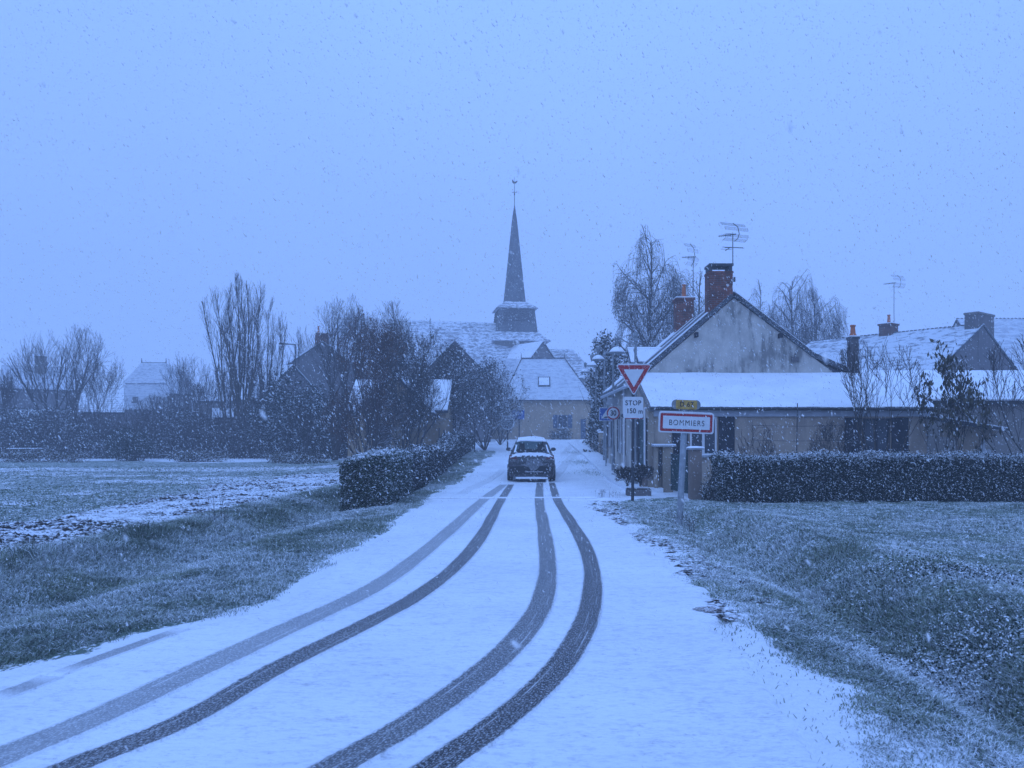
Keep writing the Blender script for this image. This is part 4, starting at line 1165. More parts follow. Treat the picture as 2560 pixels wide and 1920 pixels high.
# --- the house closing the street
h4 = thing("street_end_house", (2.4, 75, 1.1), "ochre-walled house closing the end of the street, with blue shutters and a snowy hipped roof", "house")
MB().box(-1.75, 6.6, 75, 83, .6, 5.0).build("wall", "render_ochre", h4)
rr = MB(); vs = [(-2.1, 74.7, 4.98), (6.95, 74.7, 4.98), (6.95, 83.3, 4.98), (-2.1, 83.3, 4.98), (-.2, 79, 9.42), (4.25, 79, 9.42)]
rr.add(vs, [(3, 2, 1, 0), (0, 1, 5, 4), (1, 2, 5), (2, 3, 4, 5), (3, 0, 4)])
r4 = rr.build("roof", "street_end_snow", h4)
MB().box(-2.12, 6.97, 74.62, 74.72, 4.86, 4.98).build("gutter", "dark_metal", h4)
for fx in (-.2, 4.25): MB().tube((fx, 79, 9.4), (fx, 79, 9.95), .05, .02).build("finial", "slate", r4)
MB().path([(-.15, 78.9, 9.42), (4.25, 78.9, 9.42), (6.95, 74.75, 5.0)], .06, 5).path([(-.15, 78.9, 9.42), (-2.1, 74.75, 5.0)], .05, 5).build("ridge_tiles", "slate_dusted", r4)
sk = MB().slab([(1.48, 75.98, 6.22 + .12), (2.68, 75.98, 6.22 + .12), (2.68, 76.95, 7.22 + .12), (1.48, 76.95, 7.22 + .12)], .06).build("skylight", "slate", r4)
MB().slab([(1.58, 76.06, 6.30 + .19), (2.58, 76.06, 6.30 + .19), (2.58, 76.84, 7.10 + .19), (1.58, 76.84, 7.10 + .19)], .02).build("snow_cover", "snow_on_thin_tiles", sk)
f4 = frame(0, 75, 0, 0)
window(h4, f4, 3.4, 4.3, 2.25, 3.5, shutters="blue_wood", frame_m="blue_wood", bars=1, sw=.42)
MB().box(5.6, 6.1, 74.93, 74.99, 1.2, 3.1).build("door", "blue_wood", h4)
h4b = thing("street_end_wing", (-4.5, 78, 1.1), "wing with a snowy roof, half hidden by the bushes, left of the ochre house", "house")
gable(h4b, frame(-9.5, 84.2, 0, -90), 7.6, 9.2, 5.2, 9.3, "render_ochre", "slate", "far_snow", oh=.2, ov=.05, base=.3)

# --- church
ch = thing("church", (-1.2, 105, 1.3), "grey village church with a tall slate spire above its snowy nave roof", "church")
YC = 105.0; sC = F / YC
def cx(px): return (px - CX) / sC
def cz(py): return CH + (CY - py) / sC
u0 = np.array(at(850, 797, 99.6)); u1 = np.array(at(1266, 811, 105.6))
dv = (u1 - u0)[:2]; L = float(np.linalg.norm(dv)); dv = dv / L
ang = math.degrees(math.atan2(-dv[0], dv[1]))   # v axis direction
fN = frame(*(u0[:2] - 4.8 * np.array([cos(radians(ang)), sin(radians(ang))])), 0, ang)
gable(ch, fN, 9.6, L + 2.0, 10.6, float(u0[2]), "stone_mid", "slate", "snow_on_old_tiles", oh=.3, ov=.3, st=.04, wname="nave_wall")
fT = frame(cx(1286), YC + 1.0, 0, 9)
tb = MB(); frustum(tb, fT, (-3.2, 3.2, -3.2, 3.2), (-3.1, 3.1, -3.1, 3.1), .5, cz(858)); tb.build("tower", "stone_mid", ch)
tb = MB(); frustum(tb, fT, (-3.5, 4.35, -4.2, 4.0), (-2.95, 2.85, -2.9, 2.9), cz(858), cz(834)); tb.build("lower_roof", "snow_on_old_tiles", ch)
tb = MB(); frustum(tb, fT, (-2.85, 2.75, -2.8, 2.8), (-2.4, 2.4, -2.4, 2.4), cz(834), cz(775)); bel = tb.build("belfry", "spire_slate", ch)
tb = MB()
for k in range(5):
    z = cz(778 + k * 6.0); q = 2.45 + k * .045
    for sg in (-1, 1): tb.fbox(fT, -1.9, 1.9, -q - .12, -q + .02, z - .22, z - .10).fbox(fT, -q - .12, -q + .02, -1.9, 1.9, z - .22, z - .10)
tb.build("louvre", "slate_dusted", bel)
tb = MB(); frustum(tb, fT, (-2.85, 2.85, -2.85, 2.85), (-1.45, 1.45, -1.45, 1.45), cz(774), cz(755)); tb.build("belfry_roof", "snow_on_old_tiles", ch)
def oct_ring(h, z): 
    q = h / cos(pi / 8); return [fT(q * cos(pi / 8 + pi / 4 * i), q * sin(pi / 8 + pi / 4 * i), z) for i in range(8)]
rings = [(1.50, cz(757)), (1.28, cz(720)), (.80, cz(630)), (.34, cz(545)), (.04, cz(506))]
vs = sum([oct_ring(h, z) for h, z in rings], [])
tb = MB().add(vs, [(j * 8 + i, j * 8 + (i + 1) % 8, j * 8 + 8 + (i + 1) % 8, j * 8 + 8 + i) for j in range(len(rings) - 1) for i in range(8)] + [tuple(range(8))[::-1]])
sp = tb.build("spire", "spire_slate", ch)
tip = fT(0, 0, 0)
MB().tube((tip[0], tip[1], cz(508)), (tip[0], tip[1], cz(436)), .055, .025, 6).tube((tip[0] - .38, tip[1], cz(475)), (tip[0] + .38, tip[1], cz(475)), .04, n=6).tube((tip[0], tip[1], cz(482)), (tip[0], tip[1], cz(478)), .10, n=8).build("cross", "dark_metal", sp)
ro = [(-.45, .0), (-.40, .28), (-.22, .06), (.05, .02), (.18, .22), (.30, .40), (.40, .30), (.34, .18), (.36, -.05), (.18, -.26), (-.08, -.28), (-.28, -.14)]
MB().prism([(tip[0] - x * .9, tip[1] - .03, cz(449) + z * .9) for x, z in ro], (0, .06, 0)).build("weathercock", "dark_metal", sp)
fR = frame(2.5 - .8 * 3.0, 98 - .6 * 3.0, 0, 36.9)
gable(ch, fR, 6.0, 7.5, 9.9, 13.25, "stone_dark", "slate", "snow", oh=.2, ov=.15, wname="transept_wall")
q = MB(); q.add([(2.6, 103.4, 9.3), (10.2, 103.4, 9.3), (10.2, 112, 9.3), (2.6, 112, 9.3), (2.6, 107.6, 13.45), (6.9, 107.6, 13.45)], [(3, 2, 1, 0), (0, 1, 5, 4), (1, 2, 5), (2, 3, 4, 5), (3, 0, 4)])
q.build("choir_roof", "snow_on_old_tiles", ch)
MB().box(2.9, 9.9, 103.8, 111.6, .5, 9.3).build("choir_wall", "stone_mid", ch)

# --- left side houses
l1 = thing("stone_house", (-18.6, 70, .5), "dark-gabled house with a red chimney pot, between the poplars and the bare trees", "house")
fl = frame(-18.3 - .906 * 4.6, 70 - .42 * 4.6, 0, 25)
gable(l1, fl, 9.2, 10, 6.6, 9.95, "stone_dark", "slate", "far_snow", oh=.3, ov=.1)
chimney(l1, fl, 4.1, 5.2, .1, .8, 8.3, 10.75, "brick_red", [(4.35, .45)], .05, "brick_red", "brick chimney with a red pot", .65)
l1b = thing("low_outbuilding", (-19.4, 63, .3), "low building with a bright snowy roof slope, in front of the dark-gabled house", "outbuilding")
gable(l1b, frame(-21.3, 62.5, 0, 40), 5.4, 7, 4.6, 7.3, "stone_dark", "slate", "snow", oh=.2, ov=.1)
l2 = thing("gabled_barn", (-5.6, 64, .9), "tall dark-gabled house between the leafy saplings and the street-end house", "house")
gable(l2, frame(-8.7, 64, 0, 4), 6.0, 10, 6.2, 9.3, "stone_dark", "slate", "snow_on_tiles", oh=.2, ov=.15)
l3 = thing("small_ochre_house", (-7.4, 44.5, .5), "small ochre-walled house with snowy eaves, behind the two leafy saplings", "house")
gable(l3, frame(-10.2, 50.3, 0, -90), 5.6, 5.7, 3.1, 4.9, "render_ochre", "slate", "snow", oh=.25, ov=.15)
MB().box(-8.4, -7.5, 43.54, 43.59, .5, 2.3).build("door", "old_wood", l3)
MB().prism([(-9.3, 43.6, 0), (-5.3, 43.6, 0), (-5.3, 43.6, 3.0), (-7.3, 43.6, 5.0), (-9.3, 43.6, 3.0)], (0, 4, 0)).build("front_gable", "render_ochre", l3)
fg = MB().slab([(-9.6, 43.35, 2.72), (-7.3, 43.35, 5.02), (-7.3, 47.5, 5.02), (-9.6, 47.5, 2.72)], .12).slab([(-5.0, 43.35, 2.72), (-7.3, 43.35, 5.02), (-7.3, 47.5, 5.02), (-5.0, 47.5, 2.72)], .12).build("front_roof", "slate", l3)
MB().slab([(-9.58, 43.38, 2.91), (-7.3, 43.38, 5.21), (-7.3, 47.4, 5.21), (-9.58, 47.4, 2.91)], .04).slab([(-5.02, 43.38, 2.91), (-7.3, 43.38, 5.21), (-7.3, 47.4, 5.21), (-5.02, 47.4, 2.91)], .04).build("snow_cover", "snow", fg)
def far_house(name, label, x0, x1, ridge_py, eave_py, Y, depth, wall, snow, chim=None, front=True):
    s = F / Y; X0 = (x0 - CX) / s; q_ = (x1 - CX) / F
    ph = -math.atan((x0 + x1 - 2 * CX) / 2 / F); Lh = (q_ * Y - X0) / (cos(ph) - q_ * sin(ph)); X1 = (x1 - CX) / s
    he = CH + (CY - eave_py) / s; hr = CH + (CY - ridge_py) / (F / (Y + depth / 2))
    t_ = thing(name, ((X0 + X1) / 2, Y, .5), label, "house")
    gable(t_, frame(X0 - sin(ph) * depth, Y + cos(ph) * depth, 0, -90 + math.degrees(ph)), depth, Lh, he, hr, wall, "slate", snow, oh=.2, ov=.15)
    for (c0, c1, ct, cb) in chim or ():
        cu0, cu1 = (c0 - CX) / s, (c1 - CX) / s
        c_ = MB().box(cu0, cu1, Y + depth / 2 - .4, Y + depth / 2 + .4, CH + (CY - cb) / s - .5, CH + (CY - ct) / s).build("chimney", "stone_mid", t_)
        MB().box(cu0 - .06, cu1 + .06, Y + depth / 2 - .46, Y + depth / 2 + .46, CH + (CY - ct) / s, CH + (CY - ct) / s + .12).build("chimney_cap", "stone_dark", c_)
    return t_
far_house("far_house", "dark-walled house with two chimneys at the left edge, behind the round bare tree", 4, 200, 918, 972, 80, 9, "stone_dark", "far_snow", [(24, 44, 883, 918), (46, 55, 938, 962)])
far_house("far_house", "house with rows of tiles showing through its snow, left of the tall mansard roof", 200, 308, 945, 1030, 74, 8, "stone_dark", "snow_on_tiles")
far_house("far_house", "house with a short snowy roof slope just right of the mansard roof", 418, 480, 942, 985, 90, 7, "stone_dark", "far_snow")
far_house("far_house", "house with a faint snowy roof left of the tall poplars", 482, 560, 958, 1003, 84, 7, "stone_mid", "snow_on_thin_tiles")
far_house("garden_shed", "small shed with a bright snowy roof at the foot of the poplars", 534, 580, 1026, 1046, 60.5, 3, "old_wood", "snow")
far_house("garden_shed", "small shed with a snowy roof under the round bare tree", 48, 100, 1030, 1042, 60, 3, "old_wood", "snow")
hm = thing("mansard_house", (-47, 95, .6), "tall house with a steep mansard roof and two finials, far left", "house")
sM = F / 95.0; mx = lambda p: (p - CX) / sM; mz = lambda p: CH + (CY - p) / sM
MB().box(mx(296), mx(412), 95.3, 104, .2, mz(1024)).build("wall", "stone_dark", hm)
tb = MB(); frustum(tb, W0, (mx(292), mx(420), 95, 104.5), (mx(292) + .3, mx(412), 96.6, 103), mz(1024), mz(956)); lowr = tb.build("lower_roof", "far_snow", hm)
tb = MB(); frustum(tb, W0, (mx(290), mx(418), 96.4, 103.2), (mx(307), mx(371), 99.6, 99.9), mz(956), mz(899)); up = tb.build("upper_roof", "far_snow", hm)
MB().path([(mx(307), 99.7, mz(899)), (mx(371), 99.7, mz(899))], .10, 5).tube((mx(307), 99.7, mz(899)), (mx(307), 99.7, mz(886)), .09, .03).tube((mx(371), 99.7, mz(899)), (mx(371), 99.7, mz(886)), .09, .03).build("finial", "slate", up)
MB().slab([(mx(325), 95.38, mz(1007)), (mx(339), 95.38, mz(1007)), (mx(339), 95.78, mz(992)), (mx(325), 95.78, mz(992))], .1).build("skylight", "slate", lowr)

# ---------------------------------------------------------------- signs and street furniture
ys_ = thing("yield_sign", (at(1582, 0, 20.7)[0], 20.7, 0), "red and white triangular give-way sign above a STOP 150m panel on a dark post", "road sign")
YS = 20.7
x0, _, _ = at(1582, 0, YS)
MB().tube((x0, YS + .05, -.1), (x0 + .02, YS + .05, 3.5), .042, n=10).build("post", "dark_metal", ys_)
cc = at(1584.5, 938, YS); hw = .49; top = at(0, 911, YS)[2]; bot = at(0, 990, YS)[2]
def rtri(hw, top, bot, r):
    pts = []
    for (px_, pz_, a0) in ((hw - r * 1.7, top - r, -30), (-hw + r * 1.7, top - r, 90), (0, bot + r * 2.0, 210)):
        for i in range(6):
            a = radians(a0 + 120 * i / 5); pts.append((px_ + r * cos(a), pz_ + r * sin(a)))
    return pts
c0 = (cc[0], YS, 0)
MB().prism([(c0[0] + x, YS, z) for x, z in rtri(hw, top, bot, .04)], (0, .02, 0)).build("border", "sign_white", ys_)
MB().prism([(c0[0] + x, YS - .006, z) for x, z in rtri(hw - .035, top - .022, bot + .045, .03)], (0, .005, 0)).build("red_triangle", "sign_red", ys_)
MB().prism([(c0[0] + x, YS - .012, z) for x, z in rtri(hw - .215, top - .135, bot + .235, .008)], (0, .005, 0)).build("white_triangle", "sign_white", ys_)
MB().prism([(c0[0] + x, YS - .01, z) for x, z in ((-.42, top), (.42, top), (.40, top + .015), (-.40, top + .02))], (0, .05, 0)).build("snow_cap", "snow", ys_)
pc = at(1583, 1018.5, YS)
plate((pc[0], YS + .02, pc[2]), rounded(.54, .57, .05), .02).build("stop_panel", "sign_white", ys_)
MB().prism([(pc[0] - .2, YS, pc[2] - .305), (pc[0] + .265, YS, pc[2] - .305), (pc[0] + .265, YS, pc[2] - .287), (pc[0] - .2, YS, pc[2] - .287)], (0, .02, 0)).build("lower_strip", "sign_red", ys_)
lettering("STOP", (pc[0], YS - .003, pc[2] + .115), .185, ys_, spacing=1.12, sx=.90, bold=.018)
lettering("150", (pc[0] - .055, YS - .003, pc[2] - .10), .185, ys_, spacing=1.05, sx=.92, bold=.018)
lettering("m", (pc[0] + .200, YS - .003, pc[2] - .112), .175, ys_, spacing=1.0, sx=.95, bold=.018)

YT_ = 16.6
roll = -2.2
tc_ = at(1715, 1057, YT_)
ts = thing("town_sign", (at(1700, 0, YT_)[0], YT_, 0), "white red-bordered town sign reading BOMMIERS under a small yellow number plate", "town sign")
pb = at(1700, 1296, YT_); pt = at(1716, 1002, YT_)
MB().tube((pb[0], YT_ + .09, pb[2] - .25), (pt[0], YT_ + .09, pt[2]), .070, n=12).build("post", "galvanised", ts)
MB().tube((pt[0], YT_ + .09, pt[2] + .001), (pt[0] + .003, YT_ + .09, pt[2] + .04), .065, .05, n=12).build("snow_cap", "snow", ts)
plate((tc_[0], YT_, tc_[2]), rounded(1.19, .45, .05), .03, roll).build("panel", "sign_white", ts)
plate((tc_[0], YT_, tc_[2]), rounded(1.12, .385, .03), .006, roll, dy=-.030).build("red_border", "sign_red", ts)
plate((tc_[0], YT_, tc_[2]), rounded(1.01, .275, .008), .006, roll, dy=-.037).build("name_field", "sign_white", ts)
lettering("BOMMIERS", (tc_[0] + .005, YT_ - .045, tc_[2] - .010), .170, ts, spacing=1.22, sx=.82, roll=roll, bold=-.001)
nc_ = at(1716, 1011.5, YT_)
plate((nc_[0], YT_ + .06, nc_[2]), rounded(.62, .21, .095), .05, roll).build("number_case", "lamp_metal", ts)
plate((nc_[0], YT_, nc_[2] - .003), rounded(.455, .20, .04), .02, roll).build("number_plate", "sign_yellow", ts)
lettering("D 67", (nc_[0], YT_ - .024, nc_[2]), .15, ts, spacing=1.1, sx=.92, roll=roll, bold=.01)
MB().slab([(nc_[0] - .2, YT_ - .02, nc_[2] + .102), (nc_[0] + .2, YT_ - .02, nc_[2] + .088), (nc_[0] + .2, YT_ + .05, nc_[2] + .088), (nc_[0] - .2, YT_ + .05, nc_[2] + .102)], .01).build("snow_cover", "snow", ts)
MB().prism([(tc_[0] - .56, YT_ - .03, tc_[2] + .246), (tc_[0] + .56, YT_ - .03, tc_[2] + .203), (tc_[0] + .55, YT_ - .03, tc_[2] + .215), (tc_[0] - .55, YT_ - .03, tc_[2] + .258)], (0, .03, 0)).build("snow_cover", "snow", ts)

lamps = [(1589, 26.0, "street lamp with a snow-capped dome directly behind the give-way sign", 4.9),
         (1533, 32.4, "street lamp with a snow-capped dome whose post carries the 30 sign", None),
         (1511, 38.0, "third street lamp along the pavement, above the blue hump sign", None),
         (1490, 45.0, "fourth street lamp along the pavement, against the ivy-clad tree", None),
         (1478, 53.0, "fifth and smallest street lamp, at the end of the pavement", None)]
def lamp(px, Y, label, zt):
    x = (px - CX) * Y / F; zb = float(road_z(Y)) + .1; zt = zt or zb + 5.05
    t_ = thing("street_lamp", (x, Y, zb), label, "street lamp", "street lamps along the pavement")
    p = MB().tube((x, Y, zb), (x, Y, zb + 1.1), .075, n=10).tube((x, Y, zb + 1.1), (x, Y, zt), .05, .045, n=10)
    p.lathe((x, Y, zt), [(.05, 0), (.075, .03), (.06, .12), (.09, .2), (.05, .3), (.02, .36)], 10).build("post", "lamp_metal", t_)
    MB().path([(x, Y, zt - .04), (x - .25, Y, zt - .03), (x - .38, Y, zt + .03), (x - .50, Y, zt + .12), (x - .62, Y, zt + .13)], .022, 6).lathe((x - .63, Y, zt - .12), [(.02, 0), (.05, .06), (.075, .12), (.09, .22), (.06, .30), (.02, .33)], 10).build("arm", "lamp_metal", t_)
    d = MB().lathe((x - .63, Y, zt - .40), [(.26, 0), (.27, .03), (.20, .10), (.10, .17), (.03, .22), (.02, .30)], 20).build("lamp_shade", "lamp_metal", t_, smooth=False)
    MB().lathe((x - .63, Y, zt - .36), [(.262, 0), (.255, .04), (.20, .11), (.12, .17), (.05, .195)], 20).build("snow_cap", "snow", d, smooth=True)
for l_ in lamps: lamp(*l_)
# 30 sign and blue hump sign
YL = 32.2; sp_ = at(1533, 1033, YL)
s30 = thing("speed_limit_sign", (sp_[0], YL, .2), "round red-rimmed 30 speed limit sign on a lamp post", "road sign")
disc = [(.29 * cos(2 * pi * i / 32), .29 * sin(2 * pi * i / 32)) for i in range(32)]
def sc(p, k): return [(x * k, z * k) for x, z in p]
plate((sp_[0], YL, sp_[2]), disc, .02).build("rim", "sign_white", s30)
plate((sp_[0], YL, sp_[2]), sc(disc, .96), .004, dy=-.021).build("red_ring", "sign_red", s30)
plate((sp_[0], YL, sp_[2]), sc(disc, .74), .004, dy=-.026).build("face", "sign_white", s30)
lettering("30", (sp_[0], YL - .032, sp_[2] - .005), .31, s30, spacing=1.0, sx=.82, bold=.03)
bp = at(1533, 1004, YL)
MB().box(bp[0] - .25, bp[0] + .2, YL, YL + .02, bp[2] - .17, bp[2] + .17).build("back_panel", "grey_paint", s30)
YB = 34.5; hp = at(1514, 1036, YB)
hs = thing("hump_sign", (hp[0], YB, .3), "square blue sign with a white triangle and a dark hump, partly behind the 30 sign", "road sign")
MB().tube((hp[0] + .02, YB + .05, .15), (hp[0] + .02, YB + .05, hp[2]), .03, n=8).build("post", "galvanised", hs)
plate((hp[0], YB, hp[2]), rounded(.60, .60, .03), .02).build("rim", "sign_white", hs)
plate((hp[0], YB, hp[2]), rounded(.55, .55, .02), .004, dy=-.021).build("blue_field", "sign_blue", hs)
plate((hp[0] + .04, YB, hp[2] - .02), [(-.25, -.16), (.25, -.16), (0, .22)], .004, dy=-.026).build("white_triangle", "sign_white", hs)
plate((hp[0] + .04, YB, hp[2] - .02), [(-.15, -.135), (.15, -.135), (.08, -.085), (.0, -.07), (-.08, -.085)], .004, dy=-.031).build("hump_symbol", "letter_black", hs)

# gate, pillars, planter
gp = thing("gate_pillar", (4.82, 21.6, 0), "block-built gate pillar with a snowy cap, between the town sign post and the hedge", "gate pillar", "pillars of the green gate")
frustum(MB(), W0, (0, 1, 0, 1), (0, 1, 0, 1), 0, 1)
pil = MB()
for k in range(6):
    pil.box(4.665 + .004 * (k % 2), 4.985, 21.45 + .003 * (k % 2), 21.77, -.05 + k * .235, .178 + k * .235)
    if k < 5: pil.box(4.675, 4.975, 21.46, 21.76, .178 + k * .235, .185 + k * .235)
pil.build("shaft", "block_wall", gp)
MB().box(4.62, 5.04, 21.4, 21.82, 1.355, 1.40).build("cap", "grey_paint", gp); MB().lathe((4.83, 21.61, 1.401), [(.27, 0), (.26, .025), (.18, .045), (.03, .055)], 12).build("snow_cap", "snow", gp)
gl = thing("meter_cabinet", (4.3, 23.9, 0), "wide rendered cabinet pillar with a snow-topped slab, beside the corner of the extension", "cabinet", "pillars of the green gate")
MB().box(4.08, 4.16, 23.7, 24.1, -.05, 1.40).box(4.30, 4.62, 23.7, 24.1, -.05, 1.40).box(4.16, 4.30, 23.92, 24.1, -.05, 1.40).build("shaft", "render_tan", gl)
MB().box(4.17, 4.29, 23.80, 23.9, .5, 1.25).build("letter_box", "dark_metal", gl)
MB().box(4.02, 4.70, 23.6, 24.15, 1.40, 1.445).build("cap", "grey_paint", gl); MB().box(4.03, 4.69, 23.61, 24.14, 1.446, 1.48).build("snow_cap", "snow", gl)
gg = thing("garden_gate", (4.65, 22.7, 0), "dark green slatted garden gate between its two pillars", "gate")
gm = MB()
for k in range(15):
    y = 21.85 + k * .118
    xg = 4.74 - (y - 21.85) * .13
    gm.add([(xg, y, .08), (xg + .03, y, .08), (xg + .03, y + .095, .08), (xg, y + .095, .08), (xg, y, 1.22 + .06 * sin(k * .45)), (xg + .03, y, 1.22 + .06 * sin(k * .45)), (xg + .03, y + .095, 1.22 + .06 * sin(k * .45)), (xg, y + .095, 1.22 + .06 * sin(k * .45))],
           [(0, 3, 2, 1), (4, 5, 6, 7), (0, 1, 5, 4), (1, 2, 6, 5), (2, 3, 7, 6), (3, 0, 4, 7)])
gm.build("slats", "green_wood", gg)
MB().tube((4.80, 21.84, .3), (4.58, 23.6, .3), .025, n=6).tube((4.80, 21.84, 1.0), (4.58, 23.6, 1.0), .025, n=6).build("rail", "green_wood", gg)
pl_ = thing("planter", (3.35, 22.3, 0), "low box planter of bare twiggy shrubs at the foot of the give-way sign", "planter")
MB().box(3.0, 3.68, 22.1, 22.55, -.05, .20).build("box", "stone_dark", pl_); MB().box(3.03, 3.65, 22.13, 22.52, .201, .23).build("soil", "clod", pl_)
sg, tp = grow('shrub', .62, .008, ell(0, .5, .75, .55, seed=3), random.Random(5))
sg2 = [(tuple(np.array(a) + (.18, 0, 0)), tuple(np.array(b) + (.18, 0, 0)), c, d, e) for a, b, c, d, e in sg] + [(tuple(np.array(a) * (-1, 1, .9) + (-.25, 0, 0)), tuple(np.array(b) * (-1, 1, .9) + (-.25, 0, 0)), c, d, e) for a, b, c, d, e in sg]
tubes("twigs", sg2, np.array([3.25, 22.3, .28]), "twigs", pl_, .004)
T_ = np.array([s[1] for s in sg2]); rrx = np.random.default_rng(3)
leafmesh("foliage", T_[rrx.integers(0, len(T_), 1500)] + np.array([3.25, 22.3, .28]) + rrx.normal(0, .02, (1500, 3)), .014, "brown_leaves", pl_, 3, .3)

# vine support on the wall
vs_ = thing("vine_trellis", (8.55, 23.9, 0), "thin vine pole and wires on the beige wall, between the two shuttered windows", "trellis")
vx = at(1992, 0, 23.9)[0]
MB().tube((vx - .02, 23.9, -.05), (vx + .02, 23.9, 2.75), .014, n=6).build("pole", "dark_metal", vs_)
for (xa, xb, z) in ((at(1880, 0, 23.9)[0], at(2110, 0, 23.9)[0], at(0, 1063, 23.9)[2]), (at(1880, 0, 23.9)[0], at(2110, 0, 23.9)[0], at(0, 1100, 23.9)[2])):
    k = 12; vw = MB()
    for i in range(k): vw.tube((xa + (xb - xa) * i / k, 23.92, z - .03 * sin(pi * i / k)), (xa + (xb - xa) * (i + 1) / k, 23.92, z - .03 * sin(pi * (i + 1) / k)), .006, n=4)
    vw.build("wire", "dark_metal", vs_)

# far posts and small things on the left
def sign_post(name, label, px, top, Y, cat, build):
    x, y, z = at(px, top, Y); zb = float(ground_z(x, Y))
    t_ = thing(name, (x, Y, zb), label, cat)
    MB().tube((x, Y, zb - .05), (x, Y, z), .05, n=8).build("post", "dark_metal", t_)
    build(t_, x, Y, z); return t_
def bld(t_, x, Y, z):
    MB().box(x - .62, x + .42, Y - .08, Y - .05, z - .72, z + .02).build("panel", "sign_blue", t_)
    MB().box(x - .63, x + .43, Y - .085, Y - .045, z + .021, z + .06).build("snow_cap", "snow", t_)
sign_post("direction_sign", "blue rectangular direction sign on a dark post, left of the ochre house wall", 1298, 1026, 62, "road sign", bld)
def bld(t_, x, Y, z):
    m = MB(); n = 20
    for i in range(n):
        a0, a1 = 2 * pi * i / n, 2 * pi * (i + 1) / n
        m.tube((x + .42 * cos(a0), Y - .07, z - .45 + .42 * sin(a0)), (x + .42 * cos(a1), Y - .07, z - .45 + .42 * sin(a1)), .03, n=5)
    m.build("rim", "sign_white", t_); plate((x, Y - .055, z - .45), sc(disc, 1.4), .01).build("face", "lamp_metal", t_)
    MB().box(x - .38, x + .38, Y - .1, Y + .05, z - .03, z + .03).build("snow_cap", "snow", t_)
sign_post("round_sign", "round grey sign with a snowy top, in front of the dark bushes by the street", 1269, 1040, 50, "road sign", bld)
def lamp_far(t_, x, Y, z):
    MB().tube((x, Y, z - .05), (x - .85, Y, z + .02), .06, .05, 6).build("arm", "lamp_metal", t_)
    MB().box(x - 1.25, x - .8, Y - .12, Y + .12, z - .05, z + .08).build("lamp_head", "lamp_metal", t_)
sign_post("far_street_lamp", "slim street lamp with a short arm, in front of the dark-gabled house", 738, 860, 60, "street lamp", lamp_far)
pp = at(747, 850, 66)
tag(MB().tube((pp[0], 66, .3), (pp[0], 66, pp[2]), .05, n=6).build("utility_pole", "dark_metal", org=(pp[0], 66, .3)), "thin bare pole just right of the slim street lamp", "pole")
def picnic(px, Y, w, label):
    x = (px - CX) * Y / F; g = float(ground_z(x, Y)); 
    t_ = thing("picnic_table", (x, Y, g), label, "picnic table", "picnic tables at the back of the field")
    t = MB().box(x - w / 2, x + w / 2, Y - .38, Y + .38, g + .72, g + .77).build("tabletop", "old_wood", t_)
    MB().box(x - w / 2, x + w / 2, Y - .37, Y + .37, g + .771, g + .81).build("snow_cover", "snow", t)
    for dy in (-.72, .72):
        b = MB().box(x - w / 2, x + w / 2, Y + dy - .14, Y + dy + .14, g + .42, g + .46).build("bench_seat", "old_wood", t_)
        MB().box(x - w / 2, x + w / 2, Y + dy - .135, Y + dy + .135, g + .461, g + .50).build("snow_cover", "snow", b)
    for dx in (-w * .3, w * .3):
        MB().tube((x + dx, Y - .55, g - .03), (x + dx, Y - .1, g + .72), .05, n=6).tube((x + dx, Y + .55, g - .03), (x + dx, Y + .1, g + .72), .05, n=6).box(x + dx - .03, x + dx + .03, Y - .75, Y + .75, g + .34, g + .42).build("leg", "old_wood", t_)
picnic(62, 50, 2.0, "picnic table with snowy planks at the far left of the field")
picnic(573, 58, 1.6, "picnic table with snowy planks in front of the poplars")
for (px, Y, hgt, lb) in ((1098, 42, 1.6, "thin dark stake behind the roadside hedge, left of its pair"), (1110, 43, 1.45, "thin dark stake behind the roadside hedge, right of its pair"), (1187, 47, 1.9, "thin dark stake by the far end of the roadside hedge")):
    x = (px - CX) * Y / F - .0; g = float(ground_z(x, Y))
    tag(MB().tube((x, Y, g - .05), (x, Y, g + hgt), .035, n=6).build("stake", "dark_metal", org=(x, Y, g)), lb, "stake", "stakes behind the roadside hedge")

